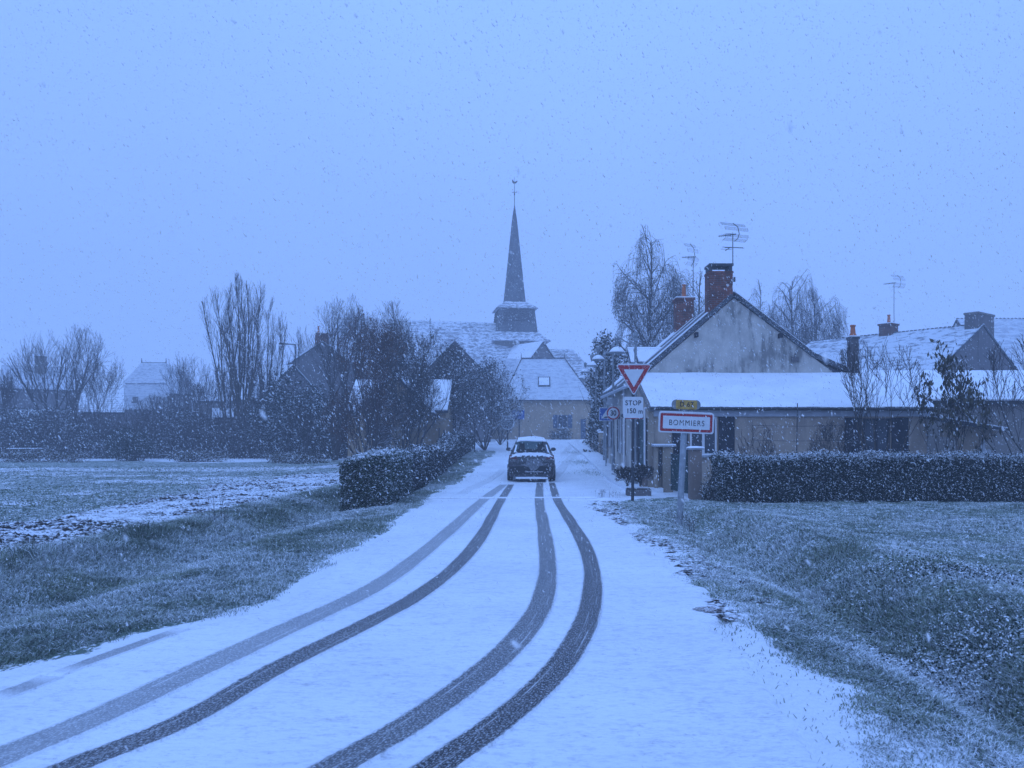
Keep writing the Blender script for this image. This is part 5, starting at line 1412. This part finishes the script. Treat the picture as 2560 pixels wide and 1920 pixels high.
# ---------------------------------------------------------------- the car
def build_car():
    CY0 = 28.45; X0 = .31; z0 = float(road_z(CY0 + 1)) + .0
    sl = float(road_z(CY0 + 4) - road_z(CY0)) / 4
    car = thing("car", (X0, CY0, z0), "dark hatchback driving away up the road, snow on its roof and rear ledge", "car")
    def P(x, y, z): return (X0 + x, CY0 + y, z0 + z + y * sl * .6)
    ystn = [0, .04, .10, .16, .32, .50, .62, 1.0, 1.6, 2.2, 2.6, 3.1, 3.6, 4.0, 4.15]
    topz = [.74, .86, 1.02, 1.08, 1.28, 1.47, 1.54, 1.58, 1.58, 1.54, 1.36, 1.06, .98, .84, .66]
    wsc = [.95, .975, .99, .995, 1, 1, 1, 1, 1, 1, 1, .99, .96, .88, .78]
    def hw(z):
        return float(np.interp(z, [.2, .30, .50, .72, .85, .95, 1.05, 1.20, 1.35, 1.47, 1.56], [.80, .845, .865, .87, .86, .825, .775, .715, .65, .60, .54]))
    def ring(i, out=0.0):
        y, t, k = ystn[i], topz[i], wsc[i]
        zs = [.20, .30, .50, .62, .72, .82, .92, 1.0, 1.08, 1.20, 1.32, 1.42]
        pts = []
        for z in zs:
            zz = min(z, t - .015); w = hw(zz) * k
            pts.append((w + out, y, zz))
        w = hw(t) * k
        pts += [(w * .93 + out, y, t + out), (w * .70, y, t + .02 + out), (w * .35, y, t + .032 + out), (0, y, t + .036 + out)]
        return pts
    rings = [ring(i) for i in range(len(ystn))]
    full = [r_ + [(-x, y, z) for x, y, z in r_[:-1][::-1]] for r_ in rings]
    n = len(full[0]); vs = [P(*p) for r_ in full for p in r_]
    body, gl_r, gl_f, gl_s = [], [], [], []
    for j in range(len(full) - 1):
        for i in range(n - 1):
            f = (j * n + i, (j + 1) * n + i, (j + 1) * n + i + 1, j * n + i + 1)
            mid = abs(i - (n - 1) / 2)
            if 3 <= j <= 4 and mid < 3: gl_r.append(f)
            elif j in (9, 10) and mid < 3: gl_f.append(f)
            elif 5 <= j <= 9 and (8 <= i <= 10 or n - 12 <= i <= n - 10): gl_s.append(f)
            else: body.append(f)
    body.append(tuple(range(n))[::-1]); body.append(tuple((len(full) - 1) * n + i for i in range(n)))
    bo = MB().add(vs, body).build("body", "car_paint", car)
    MB().add(vs, gl_r).build("rear_window", "car_glass", car)
    MB().add(vs, gl_f).build("windscreen", "car_glass", car)
    MB().add(vs, gl_s).build("side_window", "car_glass", car)
    # floor and seats
    MB().prism([P(-.8, .1, .28), P(.8, .1, .28), P(.75, 4.0, .28), P(-.75, 4.0, .28)], (0, 0, .04)).build("underbody", "car_plastic", car)
    for sx in (-.36, .36):
        for yy in (1.05, 1.95):
            s = MB().prism([P(sx - .22, yy, .35), P(sx + .22, yy, .35), P(sx + .19, yy - .08, 1.14), P(sx - .19, yy - .08, 1.14)], (0, .14, 0))
            s.prism([P(sx - .12, yy - .08, 1.17), P(sx + .12, yy - .08, 1.17), P(sx + .10, yy - .06, 1.37), P(sx - .10, yy - .06, 1.37)], (0, .10, 0))
            s.build("seat", "seat_cloth", car)
    # bumper, lights, plate, wiper
    bm_ = MB().prism([P(-.80, -.045, .30), P(.80, -.045, .30), P(.82, -.045, .60), P(-.82, -.045, .60)], (0, .06, 0)).build("bumper", "car_plastic", car)
    MB().prism([P(-.60, -.075, .10), P(.60, -.075, .10), P(.62, -.075, .20), P(-.62, -.075, .20)], (0, .25, 0)).build("skirt", "car_plastic", bm_)
    MB().prism([P(-.59, -.085, .13), P(.60, -.085, .12), P(.60, -.085, .185), P(.1, -.085, .20), P(-.59, -.085, .19)], (0, .10, 0)).build("snow_cover", "snow", bm_)
    MB().prism([P(-.25, -.05, .375), P(.42, -.05, .375), P(.42, -.05, .392), P(-.25, -.05, .392)], (0, .03, 0)).build("bumper_trim", "white_paint", bm_)
    for sg in (-1, 1):
        MB().prism([P(sg * .50, .015, .84), P(sg * .83, .015, .87), P(sg * .825, .06, 1.0), P(sg * .62, .06, .97)], (0, .06, 0)).build("tail_light", "tail_lamp", car)
        mr = MB().lathe(P(0, 0, 0), [(0.001, 0)], 3) if False else MB()
        c = (sg * .885, 2.25, 1.12); pts = [(.10 * cos(a) * (1 + .15 * cos(a) * sg), .072 * sin(a)) for a in np.linspace(0, 2 * pi, 14, endpoint=False)]
        mr.prism([P(c[0] + x, c[1], c[2] + z) for x, z in pts], (0, .10, 0)).tube(P(sg * .76, c[1] + .08, 1.06), P(sg * .82, c[1] + .06, 1.09), .025, n=6)
        mo = mr.build("mirror", "car_plastic", car)
        MB().prism([P(c[0] + x * .8, c[1] - .006, c[2] + z * .8) for x, z in pts], (0, .004, 0)).build("mirror_glass", "window_glass", mo)
    MB().prism([P(-.27, -.004, .66), P(.27, -.004, .66), P(.27, .03, .78), P(-.27, .03, .78)], (0, .03, 0)).build("licence_plate", "sign_white", car)
    MB().tube(P(.0, .10, 1.075), P(.28, .20, 1.15), .014, n=5).tube(P(-.05, .13, 1.10), P(.33, .17, 1.10), .018, n=5).build("wiper", "car_plastic", car)
    MB().tube(P(0, 1.0, 1.61), P(0, .86, 1.76), .012, .006, n=5).build("antenna", "car_plastic", car)
    # snow on the car
    mid = (n - 1) // 2
    sn = MB(); sv = []; J = range(5, 10)
    for j in J:
        for i in range(12, n - 12):
            x, y, z = full[j][i]; sv.append(P(x * .99, y - (.04 if j == 5 else 0), z + .035 + .012 * math.sin(i * 1.3 + j)))
    k = n - 24
    sn.add(sv, [(a * k + b, a * k + b + 1, (a + 1) * k + b + 1, (a + 1) * k + b) for a in range(len(J) - 1) for b in range(k - 1)])
    sn.add([sv[b] for b in range(k)] + [tuple(np.array(sv[b]) - (0, 0, .04)) for b in range(k)], [(b, b + 1, k + b + 1, k + b) for b in range(k - 1)])
    sn.build("roof_snow", "snow", car, smooth=False)
    lg = MB(); rs = random.Random(4); NN = 26
    for i in range(NN):
        x0 = -.79 + 1.58 * i / NN; x1 = -.79 + 1.58 * (i + 1) / NN; xm = (x0 + x1) / 2
        zt = 1.085 - .10 * (abs(xm) / .79) ** 3 + rs.uniform(-.008, .012); zb = .965 - .03 * (abs(xm) / .79) ** 2 + rs.uniform(-.03, .03)
        lg.prism([P(x0, .02, zb), P(x1, .02, zb), P(x1, .085, zt), P(x0, .085, zt)], (0, .06, 0))
    for sg in (-1, 1):
        lg.prism([P(sg * .66, .12, 1.09), P(sg * .60, .12, 1.09), P(sg * .53, .36, 1.36), P(sg * .575, .36, 1.36)], (0, .03, 0.012))
    lg.build("ledge_snow", "snow", car)
    bl = [(-.30, .60), (-.12, .56), (-.02, .44), (.10, .42), (.22, .50), (.30, .60), (.52, .64), (.60, .70), (.40, .68), (.36, .80), (.22, .86), (-.02, .84), (-.18, .80), (-.22, .68), (-.38, .64)]
    MB().prism([P(x, -.062, z) for x, z in bl], (0, .03, 0)).build("plate_snow", "snow_smear", car)
    for y in (.78, 3.35):
        for sg in (-1, 1):
            c = np.array(P(sg * .80, y, .31)); prof = []
            w = MB(); nn = 24
            for (r_, dx) in ((.20, -.10), (.29, -.11), (.315, -.08), (.32, .08), (.29, .11), (.20, .10)):
                prof.append([(c[0] + dx, c[1] + r_ * cos(2 * pi * i / nn), c[2] + r_ * sin(2 * pi * i / nn)) for i in range(nn)])
            w.add(sum(prof, []), [(a * nn + i, a * nn + (i + 1) % nn, (a + 1) * nn + (i + 1) % nn, (a + 1) * nn + i) for a in range(5) for i in range(nn)])
            wh = w.build("wheel", "rubber", car)
            MB().tube(c + (-.09, 0, 0), c + (.09, 0, 0), .20, n=16).build("rim", "alloy", wh)
basic("snow_smear", (.17, .175, .19), .8, .5, 14, .2, 30)
build_car()

# ---------------------------------------------------------------- hedges
hedge("hedge", "long clipped dark hedge with a snowy top in front of the beige extension", [(5.25, 20.85, 24.5, 20.85)],
      lambda t: 1.20 - .0 * t, "hedge_leaves", 6800, .022, seed=3, w=1.05, snow=.32, topsnow=.75)
hedge("hedge", "clipped roadside hedge of light-edged leaves, its near end squared off, left of the road", [(-3.97, 19.3, -3.97, 23.0)],
      lambda t: 1.27 - .04 * t, "laurel_leaves", 6500, .030, seed=5, w=1.25, snow=.28, topsnow=.9)
hedge("hedge", "further, purplish part of the roadside hedge, running towards the end of the street", [(-3.95, 23.2, -3.8, 52)],
      lambda t: 1.0 + .16 * np.sin(t * 11) + .10 * np.sin(t * 31 + 1), "dark_leaves", 2800, .038, seed=6, w=1.0, snow=.2, topsnow=.42)
hedge("hedge", "small dark hedge at the end of the pavement, by the wall of the ochre house", [(5.9, 56, 6.3, 66)],
      lambda t: 1.9 + 0 * t, "dark_leaves", 1500, .07, seed=8, w=1.2, snow=.25)
bush("low_shrub", "thin leafy shrub at the broken left end of the long hedge", [(5.25, 20.9, .5, .35, .35, .6), (5.0, 20.8, .25, .25, .25, .3)], 2600, .022, "hedge_leaves", snow=.35, seed=4)

# ---------------------------------------------------------------- trees and bushes
def E(cx, cz, rx, rz, **k): return ell(cx, cz, rx, rz, **k)
# garden right
tree(2190, 1150, 845, 22.6, 'open', "bare multi-stemmed fruit tree behind the hedge, in front of the dark double shutters", r0=.032, env=E(.0, .64, .30, .38, seed=2), tmat="bark_warm", mat="twigs", rmin=.0055, seed=12, dens=.85)
tree(2352, 1150, 880, 21.9, 'open', "small tree still holding large drooping bronze leaves, behind the hedge", name="leafy_tree", r0=.026, env=E(.0, .58, .33, .44, seed=5, rag=.3), tmat="bark", leaves=(1050, .075, "brown_leaves", .22, .05, -1.6), rmin=.0055, seed=44, dens=.8)
tree(2600, 1150, 835, 21.8, 'open', "bare tree reaching in from the right edge above the hedge", r0=.035, env=E(0, .62, .36, .4, seed=9), rmin=.0055, seed=23, dens=.8)
tree(1890, 1150, 1062, 23.5, 'shrub', "small bare shrub against the beige wall, left of the vine pole", cat="bush", name="bare_shrub", r0=.009, env=E(0, .6, .30, .5, seed=9), rmin=.004, seed=31, dens=.6)
tree(2085, 1150, 1060, 23.4, 'shrub', "small bare shrub against the beige wall, right of the vine pole", cat="bush", name="bare_shrub", r0=.009, env=E(0, .6, .36, .5, seed=10), rmin=.004, seed=32, dens=.6)
# behind the cottages
tree(1628, 1100, 604, 50, 'birch', "tall weeping birch behind the cottage, left of the big chimney", r0=.17, env=E(0, .53, .205, .48, seed=1, rag=.3), mat="twigs_frosted", name="weeping_birch", group="birches behind the cottages", leaves=(10500, .05, "brown_leaves", .5, .14, -1.5), seed=7, dens=1.25)
tree(1738, 1100, 683, 53, 'birch', "shorter weeping birch between the two brick chimneys", r0=.14, env=E(0, .55, .13, .45, seed=2, rag=.22), mat="twigs_frosted", name="weeping_birch", group="birches behind the cottages", leaves=(4500, .05, "brown_leaves", .42, .14, -1.5), seed=8, dens=1.2)
tree(1982, 1100, 700, 62, 'birch', "frosted birch right of the gable, the taller one of its pair", r0=.15, env=E(0, .6, .18, .42, seed=3, rag=.3), mat="twigs_frosted", name="weeping_birch", group="birches behind the cottages", leaves=(2600, .05, "brown_leaves", .5, .14, -1.5), seed=9, dens=1.2)
tree(2046, 1100, 738, 60, 'birch', "frosted birch right of the gable, drooping over the tiled roof", r0=.14, env=E(0, .58, .20, .44, seed=4, rag=.3), mat="twigs_frosted", name="weeping_birch", group="birches behind the cottages", leaves=(2600, .05, "brown_leaves", .5, .14, -1.5), seed=10, dens=1.2)
tree(1898, 1100, 724, 78, 'birch', "faint distant birch just above the slope of the gable roof", r0=.14, env=E(0, .6, .10, .42, seed=5, rag=.25), mat="twigs_frosted", name="weeping_birch", group="birches behind the cottages", seed=11, dens=1.2)
def ivy(px, top, Y, hw_, label, seed, n=9000):
    x, y, z = at(px, top, Y); g = float(ground_z(x, Y))
    cs = []; rr_ = random.Random(seed); H = z - g
    for k in range(9):
        f = (k + .5) / 9; cs.append((x + rr_.gauss(0, .25) * hw_, Y + rr_.gauss(0, .2), g + H * f * .93, hw_ * (1.0 - .35 * f) * rr_.uniform(.75, 1.1), hw_ * .8, H * .11 + .3))
    t_ = bush("ivy_clad_tree", label, cs, n, .09, "dark_leaves", "tree", .42, seed=seed)
    return t_
ivy(1523, 835, 45, 1.15, "ivy-clad tree with snowy leaves beside the street lamps, next to the cottage", 61, 12000)
ivy(1489, 905, 52, .75, "thinner ivy-clad tree with snowy leaves, nearest the ochre house", 62, 6000)
bush("roadside_bush", "dark bush with snow on it below the street lamps, at the end of the pavement", [(4.75, 42, 1.0, .6, .9, .9), (4.9, 47, 1.2, .7, 1, .9)], 5000, .05, "dark_leaves", snow=.3, seed=14)
bush("low_shrub", "low dark shrub under the shuttered window of the ochre house", [(3.8, 74.0, 1.6, .9, .5, .75), (2.9, 74, 1.5, .5, .4, .5)], 2600, .07, "dark_leaves", snow=.3, seed=24)
gw = thing("garden_wall", (4.5, 39, .4), "low garden wall with snowy piers, beyond the cottage", "wall")
for y in (37.2, 40.2, 44.2):
    z = float(road_z(y)); MB().box(4.35, 4.7, y, y + .35, z, z + 1.25).build("pier", "render_tan", gw); MB().box(4.31, 4.74, y - .04, y + .39, z + 1.25, z + 1.34).build("snow_cap", "snow", gw)
z = float(road_z(37.6)); MB().box(4.42, 4.6, 37.56, 50, z - .2, z + .95).build("wall_panel", "block_wall", gw)

# left side, near
tree(932, 1135, 765, 37, 'vase', "slim tree with russet leaves behind the near end of the roadside hedge", name="leafy_tree", r0=.06, env=E(.02, .56, .245, .45, seed=3, rag=.25), mat="twigs_reddish", dens=.62,
     leaves=(4200, .040, "russet_leaves", .12, .05, -.8), seed=51, rmin=.006)
tree(1037, 1120, 790, 41, 'vase', "slim tree with dark curled leaves, right of the russet-leaved one behind the hedge", name="leafy_tree", r0=.06, env=E(.0, .56, .26, .45, seed=4, rag=.25), mat="twigs", dens=.7,
     leaves=(4600, .042, "brown_leaves", .22, .06, -.8), seed=52, rmin=.006)
tree(838, 1140, 752, 50, 'open', "tall bare tree with fine upright twigs, left one behind the russet-leaved tree", r0=.15, env=E(.03, .66, .26, .35, seed=6), mat="twigs", seed=53, dens=1.35)
tree(950, 1140, 757, 52, 'open', "tall bare tree with fine upright twigs, right one behind the russet-leaved tree", r0=.15, env=E(.0, .66, .28, .35, seed=7), mat="twigs", seed=54, dens=1.35)
tree(1135, 1110, 862, 50, 'vase', "dense dark tree in front of the tall dark gable", r0=.06, env=E(0, .55, .42, .46, seed=8), mat="twigs", leaves=(9000, .06, "dark_leaves", .3, .2), seed=55)
tree(1212, 1110, 890, 49, 'shrub', "bushy tree with frosted twig ends overhanging the left of the street", cat="tree", r0=.035, env=E(.0, .55, .5, .47, seed=9), mat="twigs_frosted", leaves=(6500, .06, "dark_leaves", .35, .15), seed=56)
tree(1250, 1100, 960, 58, 'shrub', "small frosted bush beyond the round sign", cat="bush", name="frosted_bush", r0=.03, env=E(0, .5, .4, .5, seed=10), mat="twigs_frosted", leaves=(2000, .06, "dark_leaves", .4, .12), seed=57)
tree(905, 1135, 965, 39, 'shrub', "twiggy reddish bush under the russet-leaved tree", cat="bush", name="bare_shrub", r0=.03, env=E(0, .52, .62, .5, seed=29), mat="twigs_reddish", leaves=(2600, .04, "russet_leaves", .12, .06), rmin=.006, seed=91)
tree(1010, 1130, 925, 42.6, 'shrub', "twiggy dark bush between the two leafy saplings", cat="bush", name="bare_shrub", r0=.03, env=E(0, .52, .5, .5, seed=30), mat="twigs", leaves=(3200, .045, "brown_leaves", .2, .06), rmin=.006, seed=92)
bush("evergreen_bush", "broad evergreen bush below the slim street lamp", [(-16.6, 54, 3.0, 1.9, 1.2, 3.0), (-14.6, 54, 2.6, 1.5, 1.2, 2.7), (-18.4, 54.5, 2.2, 1.2, 1, 2.0), (-13.2, 53, 1.8, 1.2, 1, 1.9)], 17000, .10, "dark_leaves", snow=.32, seed=15)
bush("round_bush", "dark round bush standing alone at the back edge of the field", [(-25.3, 49, 1.05, 1.25, .9, 1.15), (-24.6, 49, .9, 1.0, .8, .9)], 12000, .055, "hedge_leaves", snow=.12, seed=16)
bush("low_shrub", "low sprawling shrub right of the dark round bush", [(-21.8, 49.5, .35, .9, .5, .5)], 1100, .04, "brown_leaves", snow=.4, seed=17)
bush("low_shrub", "low grey shrub in front of the evergreen bush", [(-12.6, 45, .3, 1.6, .7, .45), (-14.5, 46, .3, 1.2, .7, .4)], 3800, .045, "brown_leaves", snow=.35, seed=18)
bush("low_shrub", "low shrub with russet tints at the foot of the poplars", [(-20.0, 47.5, .3, 2.2, .7, .45)], 3800, .045, "brown_leaves", snow=.35, seed=19)
bush("low_shrub", "low rough shrub beside the picnic table at the far left", [(-30.5, 47, .4, 2.4, .8, .5), (-27.8, 47, .3, 1.6, .8, .4)], 4200, .045, "brown_leaves", snow=.35, seed=20)
tree(607, 1130, 700, 57, 'poplar', "tall poplar of many upright bare stems, the highest tree left of the road", r0=.10, env=E(.02, .55, .19, .47, seed=11, rag=.3), mat="twigs", tmat="bark_warm", name="poplar", seed=71, dens=.75)
tree(578, 1130, 722, 59, 'poplar', "paler poplar leaning out on the left of the tall one", r0=.09, env=E(-.08, .60, .14, .42, seed=12, rag=.3), mat="twigs", tmat="bark_warm", name="poplar", seed=72, dens=.75)
tree(668, 1130, 772, 58, 'poplar', "shorter poplar on the right of the tall one", r0=.08, env=E(.05, .55, .16, .46, seed=13, rag=.3), mat="twigs", tmat="bark", name="poplar", seed=73, dens=.75)
tree(152, 1130, 812, 62, 'open', "round-crowned bare tree with clear forked limbs, far left", r0=.16, env=E(0, .64, .38, .37, seed=14, rag=.2), mat="twigs", seed=74, dens=1.3)
tree(243, 1130, 866, 60, 'vase', "thinner bare tree in front of the tile-striped roof", r0=.06, env=E(0, .6, .26, .42, seed=15), mat="twigs", seed=75, dens=.6)
tree(20, 1130, 925, 56, 'vase', "small bare tree at the left edge of the picture", r0=.05, env=E(0, .6, .40, .42, seed=16), mat="twigs", seed=76, dens=.55)
tree(462, 1130, 882, 70, 'vase', "frosty bare tree right of the mansard house", r0=.06, env=E(0, .6, .34, .42, seed=17), mat="twigs_frosted", seed=77, dens=.6)
tree(508, 1130, 905, 62, 'vase', "low spreading bare tree just left of the poplars", r0=.06, env=E(0, .6, .36, .42, seed=18), mat="twigs", seed=78, dens=.6)
tree(400, 1130, 990, 60, 'shrub', "pale bare bush below the skylight of the mansard house", cat="bush", name="bare_shrub", r0=.03, env=E(0, .55, .5, .46, seed=19), mat="twigs_frosted", seed=79)
tree(775, 1130, 822, 76, 'vase', "small frosted tree beside the red chimney pot", r0=.05, env=E(-.05, .62, .22, .40, seed=20), mat="twigs_frosted", seed=80, dens=.55)
tree(760, 1130, 1010, 48, 'vase', "thin young tree right of the evergreen bush", name="young_tree", r0=.03, env=E(0, .6, .45, .42, seed=21), mat="twigs", seed=81, dens=.6)
# the thicket that closes the field
r = np.random.default_rng(77)
n = 90000
X = -52 + r.random(n) * 40; Y = 55 + r.normal(0, 1.2, n) + np.where(X > -24, 1.0, 0)
top = 1.5 + 4.6 * (fbm(X * .38, X * 0 + 2) - .3) + .9 * (fbm(X * 1.2, X * 0 + 8) - .5)
zz = ground_z(X, Y) + top * (1 - r.random(n) ** 1.4)
keep = r.random(n) < .35 + .65 * sm(.35, .55, fbm(X * 1.1, zz * 1.4 + 3))
th_ = bpy.data.objects.new("undergrowth", None); col.objects.link(th_); ORG[th_] = np.zeros(3)
tag(th_, "dark tangled thicket closing the back of the field", None, None, "stuff")
Cn = np.stack([X, Y, zz], 1)[keep]
leafmesh("foliage", Cn, .07, "thicket_leaves", th_, 5, .36)
sg = []; rd = random.Random(9)
for i in range(3200):
    x = rd.uniform(-52, -12); y = 55 + rd.gauss(0, 1.0); g = 0.0
    h = rd.uniform(1.4, 3.6) * (1 if rd.random() < .8 else 1.3); dx, dy = rd.gauss(0, .25), rd.gauss(0, .2)
    m_ = (x + dx * h * .5, y + dy * h * .5, g + h * .55); e_ = (x + dx * h * 1.1 + rd.gauss(0, .1), y + dy * h, g + h)
    sg += [((x, y, g), m_, .02, .014, 1), (m_, e_, .014, .006, 2)]
    for k in range(3):
        f = rd.random(); b_ = tuple(m_[j] + (e_[j] - m_[j]) * f for j in range(3)); sg.append((b_, (b_[0] + rd.gauss(0, .22), b_[1] + rd.gauss(0, .2), b_[2] + rd.uniform(.1, .45)), .009, .005, 3))
tubes("stems", sg, np.zeros(3), "twigs", th_, .007)
# far wood behind, seen as one mass
n = 16000
X = np.concatenate([-75 + r.random(n) * 62, 8 + r.random(n // 2) * 60]); Y = np.concatenate([112 + r.normal(0, 3, n), 95 + r.normal(0, 3, n // 2)])
zz = 1 + (3.2 + 3.0 * fbm(X * .12, X * 0)) * r.random(len(X))
fw = leafmesh("far_woods", np.stack([X, Y, zz], 1), .35, "dark_leaves", None, 6, .3)
tag(fw, "hazy low wood behind the far left houses", None, None, "stuff")

# dead stems and a leafy clump in the ditches
def weeds(name, label, cx_, cy_, n, h, rad, seed):
    rd = random.Random(seed); m = []; 
    for i in range(n):
        a = rd.uniform(0, 6.28); q = rad * sqrt(rd.random()); x, y = cx_ + q * cos(a), cy_ + q * sin(a); z = float(ground_z(x, y))
        hh = h * rd.uniform(.5, 1); dx, dy = rd.gauss(0, .2) * hh, rd.gauss(0, .15) * hh
        p1 = (x + dx * .4, y + dy * .4, z + hh * .6); p2 = (x + dx, y + dy, z + hh); m += [((x, y, z - .02), p1, .003, .0025, 1), (p1, p2, .0025, .0015, 2)]
        for k in range(3):
            f = rd.random(); b_ = tuple(p1[j] + (p2[j] - p1[j]) * f for j in range(3)); m.append((b_, (b_[0] + rd.gauss(0, .05), b_[1] + rd.gauss(0, .05), b_[2] + rd.uniform(.02, .09)), .002, .0012, 3))
    z = float(ground_z(cx_, cy_))
    t_ = thing(name, (cx_, cy_, z), label, "weed")
    tubes("stem", m, np.zeros(3), "twigs", t_, .0022)
weeds("dead_weed", "dead branching weed standing at the edge of the field, above the long tussock", -6.35, 15.6, 14, .62, .35, 3)
weeds("dead_weed", "spiky dead weed stems at the foot of the town sign", 3.35, 16.2, 26, .30, .3, 4)
weeds("dead_weed", "thin dead stems left of the planter at the road corner", 2.4, 21.6, 22, .22, .4, 5)
def groundleaves(label, cx_, cy_, rx, ry, n, size, seed):
    r = np.random.default_rng(seed); X = cx_ + r.normal(0, rx, n); Y = cy_ + r.normal(0, ry, n)
    Z = ground_z(X, Y) + .02 + .07 * r.random(n)
    o = leafmesh("foliage", np.stack([X, Y, Z], 1), size, "hedge_leaves", None, seed, .6, smear=.8)
    tag(o, label, None, None, "stuff")
groundleaves("dark creeping leaves on the far bank of the right ditch", 5.3, 9.3, .8, .35, 2600, .016, 5)
groundleaves("dark creeping leaves in the right ditch near the camera", 3.95, 6.9, .38, .55, 4200, .014, 6)
mp = []
for i in range(40):
    a_ = 2 * pi * i / 40; rr_ = 1 + .55 * (float(vnoise(cos(a_) * 1.7 + 9, sin(a_) * 1.7 + 3)) - .5) + .5 * (float(vnoise(cos(a_) * 6 + 5, sin(a_) * 6)) - .5)
    mp.append((1.94 + .16 * rr_ * cos(a_), 7.95 + .13 * rr_ * sin(a_)))
mo_ = MB(); mo_.add([(x, y, float(max(road_surface(x, y), ground_z(x, y))) + .010) for x, y in mp] + [(1.94, 7.95, float(road_surface(1.94, 7.95)) + .012)], [(i, (i + 1) % 40, 40) for i in range(40)])
tag(mo_.build("mud", "wet_mud"), "bare wet mud patch at the right edge of the road", None, None, "stuff")

# ---------------------------------------------------------------- falling snow and the air
r = np.random.default_rng(99)
def flakes(n, y0, y1, s0, s1, power, elong):
    Y = (y0 ** power + r.random(n) * (y1 ** power - y0 ** power)) ** (1 / power)
    X = (r.random(n) - .5) * 2 * (Y * .80 + .5) + .01; Z = CH + (r.random(n) - .42) * 1.3 * Y + 0
    k = Z > .05; X, Y, Z = X[k], Y[k], Z[k]; n = len(X)
    s = (s0 + (s1 - s0) * r.random(n) ** 2) * np.clip(Y / 9, .55, 1)
    base = np.array([(1, 0, 0), (-1, 0, 0), (0, 1, 0), (0, -1, 0), (0, 0, 1), (0, 0, -1)], float)
    V = base[None] * (1 + r.normal(0, .25, (n, 6, 1))) * s[:, None, None]
    # wind-clumped flakes are longer along their fall
    ax = np.array([.50, .15, -.85]) + r.normal(0, .22, (n, 3)); ax /= np.linalg.norm(ax, axis=1)[:, None]
    pr = (V * ax[:, None]).sum(-1, keepdims=True)
    V = V + ax[:, None] * pr * (elong * (.4 + r.random((n, 1, 1))))
    V += np.stack([X, Y, Z], 1)[:, None]
    fs = np.array([(0, 2, 4), (2, 1, 4), (1, 3, 4), (3, 0, 4), (2, 0, 5), (1, 2, 5), (3, 1, 5), (0, 3, 5)])
    return V.reshape(-1, 3), ((np.arange(n) * 6)[:, None, None] + fs[None]).reshape(-1, 3)
parts = [flakes(85000, 5, 24, .0035, .0090, 2.5, 1.9), flakes(46000, 14, 46, .008, .016, 2.5, 1.4), flakes(230, .8, 3.2, .004, .009, 2.4, 1.6)]
VV = []; FF = []; off = 0
for v_, f_ in parts: VV.append(v_); FF.append(f_ + off); off += len(v_)
fl_ = fastmesh("falling_snow", np.concatenate(VV), np.concatenate(FF), "snowflake", smooth=True)
tag(fl_, "falling snowflakes filling the air", None, None, "stuff")

hz = MB().box(-262, 262, -40, 418, -1.6, 44.5).v
hzm = bpy.data.materials.new("haze"); hzm.use_nodes = True
hn = hzm.node_tree; hn.nodes.clear()
ho = hn.nodes.new("ShaderNodeOutputMaterial"); hv = hn.nodes.new("ShaderNodeVolumePrincipled")
hv.inputs["Color"].default_value = (.92, .94, .98, 1); hv.inputs["Density"].default_value = 0.0034; hv.inputs["Anisotropy"].default_value = .1
hn.links.new(hv.outputs[0], ho.inputs["Volume"]); M["haze"] = hzm
haze = MB().box(-262, 262, -40, 418, -1.6, 46.5).build("haze", "haze")
tag(haze, "snowy haze thickening with distance", None, None, "stuff")
